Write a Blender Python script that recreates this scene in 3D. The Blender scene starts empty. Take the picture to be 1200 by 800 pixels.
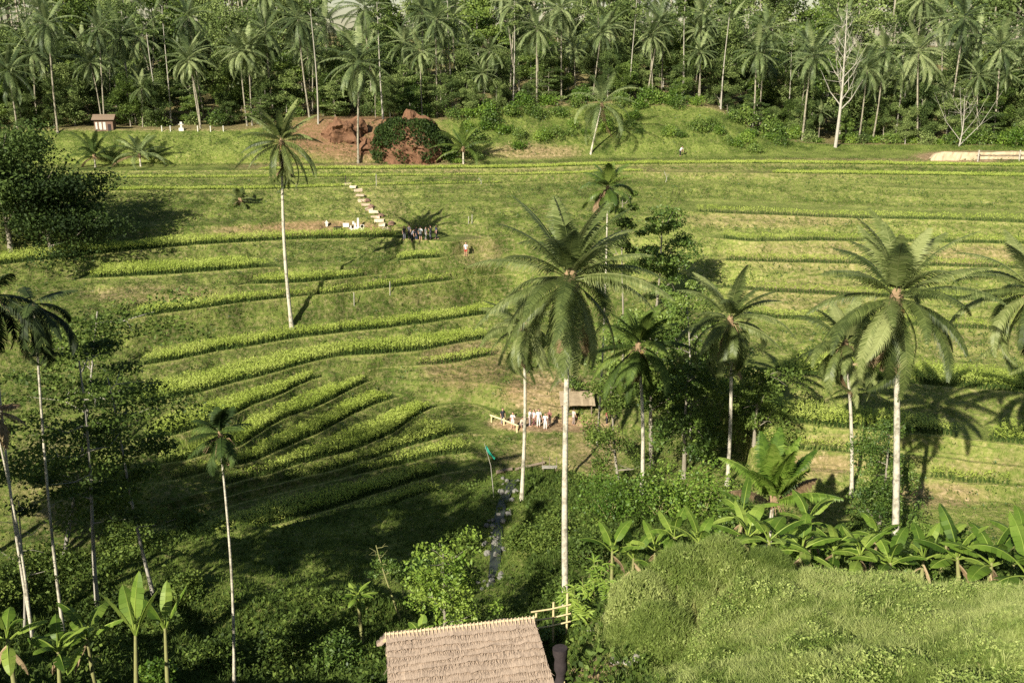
import bpy, math, random
import numpy as np
from mathutils import Vector, Matrix
from mathutils.bvhtree import BVHTree

HAZE = 0.0
random.seed(7)
RNG = np.random.default_rng(7)
SC = bpy.context.scene
COL = SC.collection

# ------------------------------------------------------------------ camera, sky, sun, exposure
CZ = 50.0                      # eye height above the datum
FPX = 1152.0                   # focal length in photo pixels (1200 wide)
PITCH = math.atan(340.0 / FPX)
cam_d = bpy.data.cameras.new('camera')
cam = bpy.data.objects.new('camera', cam_d)
COL.objects.link(cam)
cam.location = (0, 0, CZ)
cam.rotation_euler = (math.pi / 2 - PITCH, 0, 0)
cam_d.sensor_width = 36
cam_d.lens = 36 * FPX / 1200
cam_d.clip_start = 0.2
cam_d.clip_end = 3000
SC.camera = cam

LDIR = Vector((0.512, 0.874, -0.570)).normalized()      # the way the sunlight travels
SUN_EL = math.asin(-LDIR.z)
SUN_AZ = math.atan2(-LDIR.x, -LDIR.y)
world = bpy.data.worlds.new('World')
SC.world = world
world.use_nodes = True
wn = world.node_tree
bgn = wn.nodes['Background']
sky = wn.nodes.new('ShaderNodeTexSky')
sky.sky_type = 'NISHITA'
sky.sun_disc = False
sky.sun_elevation = SUN_EL
sky.sun_rotation = SUN_AZ
sky.air_density = 1.2
sky.dust_density = 1.0
wn.links.new(sky.outputs[0], bgn.inputs[0])
bgn.inputs[1].default_value = 0.052
sun_d = bpy.data.lights.new('sun', 'SUN')
sun_d.energy = 5.0
sun_d.angle = math.radians(0.5)
sun_d.color = (1.0, 0.95, 0.83)
sun = bpy.data.objects.new('sun', sun_d)
COL.objects.link(sun)
sun.rotation_euler = LDIR.to_track_quat('-Z', 'Y').to_euler()
sun.location = (-60, -60, 120)

SC.view_settings.view_transform = 'Standard'
SC.view_settings.look = 'None'
SC.view_settings.gamma = 1
SC.view_settings.use_curve_mapping = False
SC.view_settings.exposure = 1.12
SC.render.engine = 'CYCLES'
SC.cycles.use_denoising = False
SC.cycles.max_bounces = 5
SC.cycles.diffuse_bounces = 3
SC.cycles.transmission_bounces = 4
SC.cycles.transparent_max_bounces = 4
SC.cycles.volume_bounces = 0

# ------------------------------------------------------------------ photo geometry helpers
CP, SP = math.cos(PITCH), math.sin(PITCH)

def ray(px, py):
    r, u = (px - 600) / FPX, (400 - py) / FPX
    return np.array([r, CP + u * SP, -SP + u * CP])

def at(px, py, d):
    """world point seen at a photo pixel, d metres forward"""
    v = ray(px, py)
    v = v * (d / v[1])
    return Vector((v[0], v[1], CZ + v[2]))

def at_drop(px, py, drop):
    v = ray(px, py)
    v = v * (drop / -v[2])
    return v[0], v[1]

def proj(p):
    x, y, z = p[0], p[1], p[2] - CZ
    a = y * CP - z * SP
    u = y * SP + z * CP
    return 600 + FPX * x / a, 400 - FPX * u / a

def vnoise(x, y, seed=0):
    x = np.asarray(x, float); y = np.asarray(y, float)
    xi = np.floor(x).astype(np.int64); yi = np.floor(y).astype(np.int64)
    xf = x - xi; yf = y - yi
    def h(a, b):
        n = (a * 374761393 + b * 668265263 + seed * 1442695041) & 0x7fffffff
        n = ((n ^ (n >> 13)) * 1274126177) & 0x7fffffff
        return ((n ^ (n >> 16)) & 0xffff) / 65535.0
    u = xf * xf * (3 - 2 * xf); v = yf * yf * (3 - 2 * yf)
    return ((h(xi, yi) * (1 - u) + h(xi + 1, yi) * u) * (1 - v) + (h(xi, yi + 1) * (1 - u) + h(xi + 1, yi + 1) * u) * v) * 2 - 1

def fbm(x, y, seed=0, o=3):
    s = 0; a = 1; t = 0
    for i in range(o):
        s = s + a * vnoise(x * 2 ** i, y * 2 ** i, seed + i); t += a; a *= .5
    return s / t

# ------------------------------------------------------------------ mesh helpers
class MB:
    """collects vertices, triangles and quads, then becomes one mesh"""
    def __init__(s):
        s.v = []; s.f3 = []; s.f4 = []; s.m3 = []; s.m4 = []; s.t = []; s.n = 0
    def add(s, V, F, tint=0.5, mi=0):
        V = np.asarray(V, np.float32).reshape(-1, 3); F = np.asarray(F, np.int64)
        if F.size == 0: return s
        s.v.append(V)
        s.t.append(np.broadcast_to(np.asarray(tint, np.float32), (len(V),)).copy())
        if F.shape[1] == 3:
            s.f3.append(F + s.n); s.m3.append(np.full(len(F), mi, np.int32))
        else:
            s.f4.append(F + s.n); s.m4.append(np.full(len(F), mi, np.int32))
        s.n += len(V)
        return s
    def mesh(s, name, mats, smooth=False):
        me = bpy.data.meshes.new(name)
        V = np.concatenate(s.v)
        f3 = np.concatenate(s.f3) if s.f3 else np.zeros((0, 3), np.int64)
        f4 = np.concatenate(s.f4) if s.f4 else np.zeros((0, 4), np.int64)
        me.vertices.add(len(V)); me.vertices.foreach_set('co', V.ravel())
        L = np.concatenate([f3.ravel(), f4.ravel()]).astype(np.int32)
        me.loops.add(len(L)); me.loops.foreach_set('vertex_index', L)
        nf = len(f3) + len(f4)
        st = np.concatenate([np.arange(len(f3)) * 3, len(f3) * 3 + np.arange(len(f4)) * 4]).astype(np.int32)
        me.polygons.add(nf); me.polygons.foreach_set('loop_start', st)
        if not isinstance(mats, (list, tuple)): mats = [mats]
        for m in mats: me.materials.append(m)
        mi = np.concatenate(s.m3 + s.m4).astype(np.int32)
        if mi.any(): me.polygons.foreach_set('material_index', mi)
        me.polygons.foreach_set('use_smooth', np.full(nf, bool(smooth)))
        a = me.attributes.new('tint', 'FLOAT', 'POINT'); a.data.foreach_set('value', np.concatenate(s.t))
        me.update(calc_edges=True)
        return me

def link(name, me, parent=None, loc=(0, 0, 0), rot=None, scale=None):
    o = bpy.data.objects.new(name, me); COL.objects.link(o)
    o.parent = parent; o.location = loc
    if rot is not None: o.rotation_euler = rot
    if scale is not None: o.scale = (scale,) * 3 if np.isscalar(scale) else scale
    return o

def tag(o, label=None, cat=None, group=None, kind=None):
    if label: o['label'] = label
    if cat: o['category'] = cat
    if group: o['group'] = group
    if kind: o['kind'] = kind
    return o

def thing(name, label, cat, loc, rz=0, group=None, scale=None):
    o = bpy.data.objects.new(name, None); COL.objects.link(o)
    o.empty_display_size = .3
    o.location = loc; o.rotation_euler = (0, 0, rz)
    if scale is not None: o.scale = (scale,) * 3
    return tag(o, label, cat, group)

def copy_tree(o, parent=None):
    c = o.copy(); COL.objects.link(c); c.parent = parent
    for ch in list(KIDS.get(o.name, [])):
        copy_tree(ch, c)
    return c
KIDS = {}
def remember(root):
    """note a prototype's parts once, so copying it never walks the whole scene"""
    KIDS[root.name] = [o for o in COL.objects if o.parent == root]
    for k in KIDS[root.name]: remember(k)
    return root

def tube(mb, pts, rad, n=6, tint=.5, mi=0, cap=True):
    P = np.asarray([tuple(p) for p in pts], float); R = np.broadcast_to(np.asarray(rad, float), (len(P),))
    T = np.gradient(P, axis=0); T /= np.linalg.norm(T, axis=1)[:, None] + 1e-9
    ref = np.array([1., 0, 0]) if abs(T[0][0]) < .8 else np.array([0, 1., 0])
    A = np.cross(T, ref); A /= np.linalg.norm(A, axis=1)[:, None] + 1e-9
    B = np.cross(T, A)
    an = np.linspace(0, 2 * math.pi, n, endpoint=False)
    V = P[:, None] + R[:, None, None] * (np.cos(an)[None, :, None] * A[:, None] + np.sin(an)[None, :, None] * B[:, None])
    V = V.reshape(-1, 3)
    i = np.arange(len(P) - 1)[:, None] * n; j = np.arange(n)[None]
    F = np.stack([i + j, i + (j + 1) % n, i + n + (j + 1) % n, i + n + j], -1).reshape(-1, 4)
    mb.add(V, F, tint, mi)
    if cap:
        k = (len(P) - 1) * n
        mb.add(np.vstack([V[k:k + n], P[-1]]), [[q, (q + 1) % n, n] for q in range(n)], tint, mi)
        mb.add(np.vstack([V[:n], P[0]]), [[(q + 1) % n, q, n] for q in range(n)], tint, mi)

def box(mb, c, s, rz=0, tint=.5, mi=0, rx=0, jit=0):
    hx, hy, hz = s[0] / 2, s[1] / 2, s[2] / 2
    V = np.array([[x, y, z] for x in (-hx, hx) for y in (-hy, hy) for z in (-hz, hz)])
    if jit: V = V + RNG.normal(0, jit, V.shape)
    M = np.array((Matrix.Rotation(rz, 3, 'Z') @ Matrix.Rotation(rx, 3, 'X')))
    V = V @ M.T + np.array(c)
    mb.add(V, [[0, 1, 3, 2], [4, 6, 7, 5], [0, 4, 5, 1], [2, 3, 7, 6], [0, 2, 6, 4], [1, 5, 7, 3]], tint, mi)

def blob(mb, c, r, seed=0, nu=10, nv=7, amp=.2, tint=.5, mi=0, sc=(1, 1, 1)):
    u = np.linspace(0, 2 * math.pi, nu, endpoint=False); v = np.linspace(0, math.pi, nv)
    U, Vv = np.meshgrid(u, v)
    D = np.stack([np.cos(U) * np.sin(Vv), np.sin(U) * np.sin(Vv), np.cos(Vv)], -1)
    k = 1 + amp * vnoise(D[..., 0] * 2 + 9 + seed * 3.1, D[..., 1] * 2 + D[..., 2] * 1.7 + seed, seed)
    V = (D * k[..., None] * r * np.array(sc) + np.array(c)).reshape(-1, 3)
    i = np.arange(nv - 1)[:, None] * nu; j = np.arange(nu)[None]
    F = np.stack([i + j, i + nu + j, i + nu + (j + 1) % nu, i + (j + 1) % nu], -1).reshape(-1, 4)
    mb.add(V, F, tint, mi)

def cards(mb, C, size, rng, tint, up=.4, aspect=.5, mi=0, droop=0):
    """many small leaf-shaped faces (rhombs) around the centres C"""
    n = len(C)
    if n == 0: return
    N = rng.normal(size=(n, 3)); N[:, 2] = N[:, 2] * (1 - up) + up * 1.6
    N /= np.linalg.norm(N, axis=1)[:, None]
    D = rng.normal(size=(n, 3)); D[:, 2] -= droop
    D -= N * (D * N).sum(1)[:, None]; D /= np.linalg.norm(D, axis=1)[:, None] + 1e-9
    S = np.cross(N, D)
    L = (size * rng.uniform(.6, 1.3, n))[:, None]
    V = np.stack([C - D * L * .5, C + S * L * aspect * .5, C + D * L * .5, C - S * L * aspect * .5], 1).reshape(-1, 3)
    F = np.arange(n * 4).reshape(-1, 4)
    mb.add(V, F, np.repeat(tint, 4), mi)

def blades(mb, P, per, h, w, rng, lean=.35, spread=.08, tint=None, mi=0, curve=True):
    """tufts of grass blades standing at P"""
    n = len(P)
    if n == 0: return
    P = np.repeat(P, per, 0); m = len(P)
    hh = np.repeat(np.broadcast_to(h, (n,)), per) * rng.uniform(.6, 1.2, m)
    a = rng.uniform(0, 2 * math.pi, m); r = spread * np.sqrt(rng.uniform(0, 1, m))
    B = P + np.stack([np.cos(a) * r, np.sin(a) * r, np.zeros(m)], 1)
    la = rng.uniform(0, 2 * math.pi, m); l = lean * rng.uniform(.2, 1, m) * hh
    D = np.stack([np.cos(la) * l, np.sin(la) * l, np.zeros(m)], 1)
    wa = rng.uniform(0, math.pi, m)
    W = np.stack([np.cos(wa), np.sin(wa), np.zeros(m)], 1) * w * .5
    Z = np.array([0, 0, 1.])
    t = np.repeat(np.broadcast_to(tint if tint is not None else .5, (n,)), per) + rng.normal(0, .12, m)
    if curve:
        mid = B + D * .35 + Z * (hh * .6)[:, None]
        tip = B + D * 1.2 + Z * hh[:, None]
        V = np.stack([B - W, B + W, mid + W * .8, mid - W * .8, tip], 1).reshape(-1, 3)
        o = np.arange(m)[:, None] * 5
        mb.add(V, o + np.array([0, 1, 2, 3]), np.repeat(t, 5), mi)
        k = mb.n - len(V)
        mb.f3.append(k + o + np.array([3, 2, 4])); mb.m3.append(np.full(m, mi, np.int32))
    else:
        tip = B + D + Z * hh[:, None]
        V = np.stack([B - W, B + W, tip], 1).reshape(-1, 3)
        mb.add(V, np.arange(m * 3).reshape(-1, 3), np.repeat(t, 3), mi)

# ------------------------------------------------------------------ materials
def nodes_of(name):
    m = bpy.data.materials.new(name); m.use_nodes = True
    nt = m.node_tree
    return m, nt, nt.nodes['Principled BSDF']

def noise(nt, scale, detail=4, rough=.55, vec=None, dist=0):
    n = nt.nodes.new('ShaderNodeTexNoise'); n.inputs['Scale'].default_value = scale
    n.inputs['Detail'].default_value = detail; n.inputs['Roughness'].default_value = rough
    n.inputs['Distortion'].default_value = dist
    if vec is not None: nt.links.new(vec, n.inputs['Vector'])
    return n

def ramp(nt, fac, stops):
    r = nt.nodes.new('ShaderNodeValToRGB')
    e = r.color_ramp.elements
    while len(e) < len(stops): e.new(.5)
    for q, (p, c) in zip(e, stops):
        q.position = p; q.color = (*c, 1)
    nt.links.new(fac, r.inputs[0])
    return r.outputs[0]

def mixc(nt, fac, a, b, mode='MIX'):
    n = nt.nodes.new('ShaderNodeMix'); n.data_type = 'RGBA'; n.blend_type = mode
    if isinstance(fac, (int, float)): n.inputs[0].default_value = fac
    else: nt.links.new(fac, n.inputs[0])
    for k, s in ((6, a), (7, b)):
        if isinstance(s, tuple): n.inputs[k].default_value = (*s, 1)
        else: nt.links.new(s, n.inputs[k])
    return n.outputs[2]

def mth(nt, op, a, b=None, c=None):
    n = nt.nodes.new('ShaderNodeMath'); n.operation = op
    for k, s in enumerate((a, b, c)):
        if s is None: continue
        if isinstance(s, (int, float)): n.inputs[k].default_value = s
        else: nt.links.new(s, n.inputs[k])
    return n.outputs[0]

def attr(nt, name):
    a = nt.nodes.new('ShaderNodeAttribute'); a.attribute_name = name
    return a.outputs['Fac']

def bump(nt, bsdf, h, strength, dist):
    b = nt.nodes.new('ShaderNodeBump'); b.inputs['Strength'].default_value = strength
    b.inputs['Distance'].default_value = dist
    nt.links.new(h, b.inputs['Height']); nt.links.new(b.outputs[0], bsdf.inputs['Normal'])

def leaf_mat(name, dark, mid, light, rough=.5, spec=.3, trans=.3, scale=.6):
    m, nt, b = nodes_of(name)
    geo = nt.nodes.new('ShaderNodeNewGeometry')
    oi = nt.nodes.new('ShaderNodeObjectInfo')
    nz = noise(nt, scale, 2, .5, geo.outputs['Position'])
    f = mth(nt, 'ADD', attr(nt, 'tint'), mth(nt, 'MULTIPLY', mth(nt, 'SUBTRACT', nz.outputs[0], .5), .8))
    f = mth(nt, 'ADD', f, mth(nt, 'MULTIPLY', mth(nt, 'SUBTRACT', oi.outputs['Random'], .5), .45))
    c = ramp(nt, f, [(.1, dark), (.5, mid), (.95, light)])
    nt.links.new(c, b.inputs['Base Color'])
    b.inputs['Roughness'].default_value = rough
    b.inputs['Specular IOR Level'].default_value = spec
    tr = nt.nodes.new('ShaderNodeBsdfTranslucent')
    nt.links.new(mixc(nt, .5, c, light, 'MIX'), tr.inputs[0])
    mx = nt.nodes.new('ShaderNodeMixShader'); mx.inputs[0].default_value = trans
    nt.links.new(b.outputs[0], mx.inputs[1]); nt.links.new(tr.outputs[0], mx.inputs[2])
    nt.links.new(mx.outputs[0], nt.nodes['Material Output'].inputs[0])
    return m

def solid(name, col, col2=None, scale=4, rough=.8, bmp=.3, bd=.03, spec=.2, stretch=None):
    m, nt, b = nodes_of(name)
    tc = nt.nodes.new('ShaderNodeTexCoord'); vec = tc.outputs['Object']
    if stretch:
        mp = nt.nodes.new('ShaderNodeMapping'); mp.inputs['Scale'].default_value = stretch
        nt.links.new(vec, mp.inputs[0]); vec = mp.outputs[0]
    nz = noise(nt, scale, 5, .6, vec)
    c2 = col2 or tuple(x * .6 for x in col)
    c = ramp(nt, nz.outputs[0], [(.3, c2), (.68, col)])
    c = mixc(nt, .5, c, ramp(nt, attr(nt, 'tint'), [(0, c2), (1, col)]))
    nt.links.new(c, b.inputs['Base Color'])
    b.inputs['Roughness'].default_value = rough; b.inputs['Specular IOR Level'].default_value = spec
    if bmp: bump(nt, b, nz.outputs[0], bmp, bd)
    return m

def trunk_mat(name, light, dark, ringscale=9):
    m, nt, b = nodes_of(name)
    tc = nt.nodes.new('ShaderNodeTexCoord')
    w = nt.nodes.new('ShaderNodeTexWave'); w.wave_type = 'BANDS'; w.bands_direction = 'Z'
    w.inputs['Scale'].default_value = ringscale / 6.28; w.inputs['Distortion'].default_value = 1.5
    w.inputs['Detail'].default_value = 2
    nt.links.new(tc.outputs['Object'], w.inputs['Vector'])
    nz = noise(nt, 2.2, 5, .65, tc.outputs['Object'])
    nz2 = noise(nt, 14, 3, .6, tc.outputs['Object'])
    c = ramp(nt, nz.outputs[0], [(.36, dark), (.52, light), (.8, tuple(min(1, x * 1.15) for x in light))])
    c = mixc(nt, mth(nt, 'MULTIPLY', w.outputs[0], .38), c, dark)
    c = mixc(nt, mth(nt, 'MULTIPLY', mth(nt, 'GREATER_THAN', nz2.outputs[0], .6), .5), c, dark)
    nt.links.new(c, b.inputs['Base Color']); b.inputs['Roughness'].default_value = .85
    b.inputs['Specular IOR Level'].default_value = .15
    bump(nt, b, mth(nt, 'ADD', w.outputs[0], nz2.outputs[0]), .5, .03)
    return m

M = {}
M['palm'] = leaf_mat('palm_leaf', (.036, .054, .014), (.125, .158, .042), (.31, .335, .125), .48, .3, .42)
M['palm_far'] = leaf_mat('far_palm_leaf', (.040, .062, .022), (.120, .158, .055), (.29, .33, .14), .5, .25, .3)
M['palm_young'] = leaf_mat('young_palm_leaf', (.05, .085, .015), (.10, .15, .025), (.20, .25, .05), .45, .4, .35)
M['palm_dry'] = leaf_mat('dry_palm_leaf', (.10, .065, .03), (.22, .15, .08), (.36, .27, .15), .7, .2, .2)
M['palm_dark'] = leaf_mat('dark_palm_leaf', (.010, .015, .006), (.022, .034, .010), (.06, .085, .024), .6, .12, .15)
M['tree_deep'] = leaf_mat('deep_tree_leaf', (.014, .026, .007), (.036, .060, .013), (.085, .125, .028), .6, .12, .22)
M['banana'] = leaf_mat('banana_leaf', (.04, .080, .010), (.12, .195, .024), (.31, .39, .075), .45, .22, .42)
M['tree'] = leaf_mat('tree_leaf', (.026, .044, .009), (.072, .112, .020), (.16, .21, .04), .6, .15, .3)
M['tree_far'] = leaf_mat('far_tree_leaf', (.032, .054, .015), (.092, .132, .034), (.22, .27, .085), .65, .12, .25, .12)
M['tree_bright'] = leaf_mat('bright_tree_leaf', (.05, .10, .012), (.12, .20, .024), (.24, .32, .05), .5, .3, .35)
M['shrub'] = leaf_mat('shrub_leaf', (.036, .070, .012), (.090, .145, .024), (.19, .25, .05), .5, .3, .3)
M['grass'] = leaf_mat('grass_blade', (.07, .11, .018), (.185, .245, .052), (.38, .42, .14), .6, .2, .45, .35)
M['grass_weed'] = leaf_mat('weed_leaf', (.07, .115, .020), (.18, .245, .050), (.36, .41, .12), .6, .2, .35, .5)
M['stalk'] = leaf_mat('rice_stalk', (.018, .035, .008), (.040, .070, .014), (.09, .12, .03), .7, .1, .15, .3)
M['bank'] = leaf_mat('bank_blade', (.038, .066, .010), (.096, .142, .024), (.21, .26, .06), .7, .1, .3, .35)
M['rice'] = leaf_mat('rice_blade', (.20, .27, .04), (.36, .44, .075), (.54, .60, .15), .55, .2, .5, .3)
M['trunk'] = trunk_mat('palm_trunk', (.52, .47, .36), (.20, .18, .13), 26)
M['trunk_far'] = trunk_mat('far_palm_trunk', (.28, .25, .18), (.10, .085, .06), 14)
M['bark'] = solid('tree_bark', (.30, .27, .20), (.12, .10, .07), 3, .9, .6, .05, stretch=(1, 1, .3))
M['bark_pale'] = solid('pale_bark', (.36, .33, .27), (.19, .17, .13), 3, .85, .4, .03)
M['stem'] = solid('plant_stem', (.24, .26, .09), (.16, .13, .06), 6, .6, .2)
M['thatch'] = solid('thatch', (.42, .32, .235), (.21, .155, .115), 5, .95, .9, .05, .05, stretch=(6, 1, 1))
M['thatch_edge'] = solid('thatch_ridge', (.58, .47, .30), (.36, .27, .16), 12, .9, .6, .03, .05)
M['bamboo'] = solid('bamboo', (.60, .50, .27), (.38, .30, .15), 5, .5, .2, .01, .3)
M['wood'] = solid('grey_wood', (.22, .17, .12), (.10, .075, .05), 5, .85, .4, .02)
M['dark_wood'] = solid('dark_wood', (.045, .034, .032), (.02, .015, .015), 5, .9, .6, .05)
M['rock'] = solid('rock', (.34, .31, .26), (.15, .13, .10), 4, .85, .7, .06)
M['dark_rock'] = solid('wet_rock', (.20, .19, .16), (.07, .065, .055), 4, .6, .7, .06)
M['pale_rock'] = solid('pale_step_stone', (.60, .50, .36), (.30, .20, .13), 3, .9, .6, .05)
M['red_earth'] = solid('red_earth', (.20, .105, .058), (.075, .042, .026), 1.1, .95, .9, .18, .05)
M['tan_earth'] = solid('tan_earth', (.46, .36, .23), (.20, .15, .09), 1.2, .95, .8, .12, .05)
M['wall_white'] = solid('white_panel', (.55, .53, .45), (.38, .35, .28), 2, .7, .1)
M['brick'] = solid('brown_wall', (.20, .12, .08), (.11, .07, .05), 5, .85, .5)
M['tile'] = solid('roof_tile', (.24, .17, .11), (.12, .085, .06), 3, .85, .6, .05)
M['coconut'] = solid('coconut_husk', (.30, .20, .07), (.16, .13, .04), 5, .6, .3)
M['fibre'] = solid('palm_fibre', (.30, .20, .11), (.12, .08, .045), 8, .95, .8, .04)
M['black'] = solid('black_plastic', (.015, .013, .012), (.01, .01, .01), 3, .5, .1)
M['skin'] = solid('skin', (.45, .26, .17), (.38, .21, .14), 5, .6, 0)
M['hair'] = solid('hair', (.012, .009, .008), (.008, .006, .005), 5, .6, 0)
M['flag'] = solid('green_flag_cloth', (.01, .22, .14), (.01, .12, .08), 5, .7, 0)
def cloth(name, c): 
    if name not in M: M[name] = solid(name, c, tuple(x * .75 for x in c), 8, .85, .1)
    return M[name]

# terrain: grass, dry grass and bare earth by where they grow
gm, nt, gb = nodes_of('ground_cover')
geo = nt.nodes.new('ShaderNodeNewGeometry'); pos = geo.outputs['Position']
n1 = noise(nt, .35, 6, .6, pos); n2 = noise(nt, 2.6, 5, .65, pos); n3 = noise(nt, 11, 3, .6, pos)
green = ramp(nt, n1.outputs[0], [(.3, (.034, .056, .009)), (.5, (.076, .108, .018)), (.7, (.130, .165, .032))])
green = mixc(nt, mth(nt, 'MULTIPLY', n2.outputs[0], .6), green, (.045, .068, .014))
dry = ramp(nt, n2.outputs[0], [(.32, (.135, .170, .034)), (.55, (.225, .255, .060)), (.75, (.34, .33, .12))])
earth = ramp(nt, n2.outputs[0], [(.3, (.14, .085, .045)), (.52, (.27, .185, .10)), (.75, (.42, .32, .18))])
red = ramp(nt, n2.outputs[0], [(.3, (.10, .048, .03)), (.55, (.20, .11, .062)), (.8, (.31, .20, .12))])
fd = mth(nt, 'ADD', attr(nt, 'dry'), mth(nt, 'MULTIPLY', mth(nt, 'SUBTRACT', n1.outputs[0], .5), 1.6))
rd = nt.nodes.new('ShaderNodeClamp'); nt.links.new(fd, rd.inputs[0])
c = mixc(nt, rd.outputs[0], green, dry)
fe = mth(nt, 'ADD', attr(nt, 'earth'), mth(nt, 'MULTIPLY', mth(nt, 'SUBTRACT', n2.outputs[0], .52), 1.5))
re = nt.nodes.new('ShaderNodeClamp'); nt.links.new(fe, re.inputs[0])
c = mixc(nt, re.outputs[0], c, mixc(nt, attr(nt, 'red'), earth, red))
nt.links.new(c, gb.inputs['Base Color']); gb.inputs['Roughness'].default_value = .95
gb.inputs['Specular IOR Level'].default_value = .1
bump(nt, gb, mth(nt, 'ADD', n2.outputs[0], mth(nt, 'MULTIPLY', n3.outputs[0], .5)), .9, .22)
M['ground'] = gm

# ------------------------------------------------------------------ terrain
APEX = 25.0
NC = 860
TT = np.linspace(-.80, .80, NC)
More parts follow.
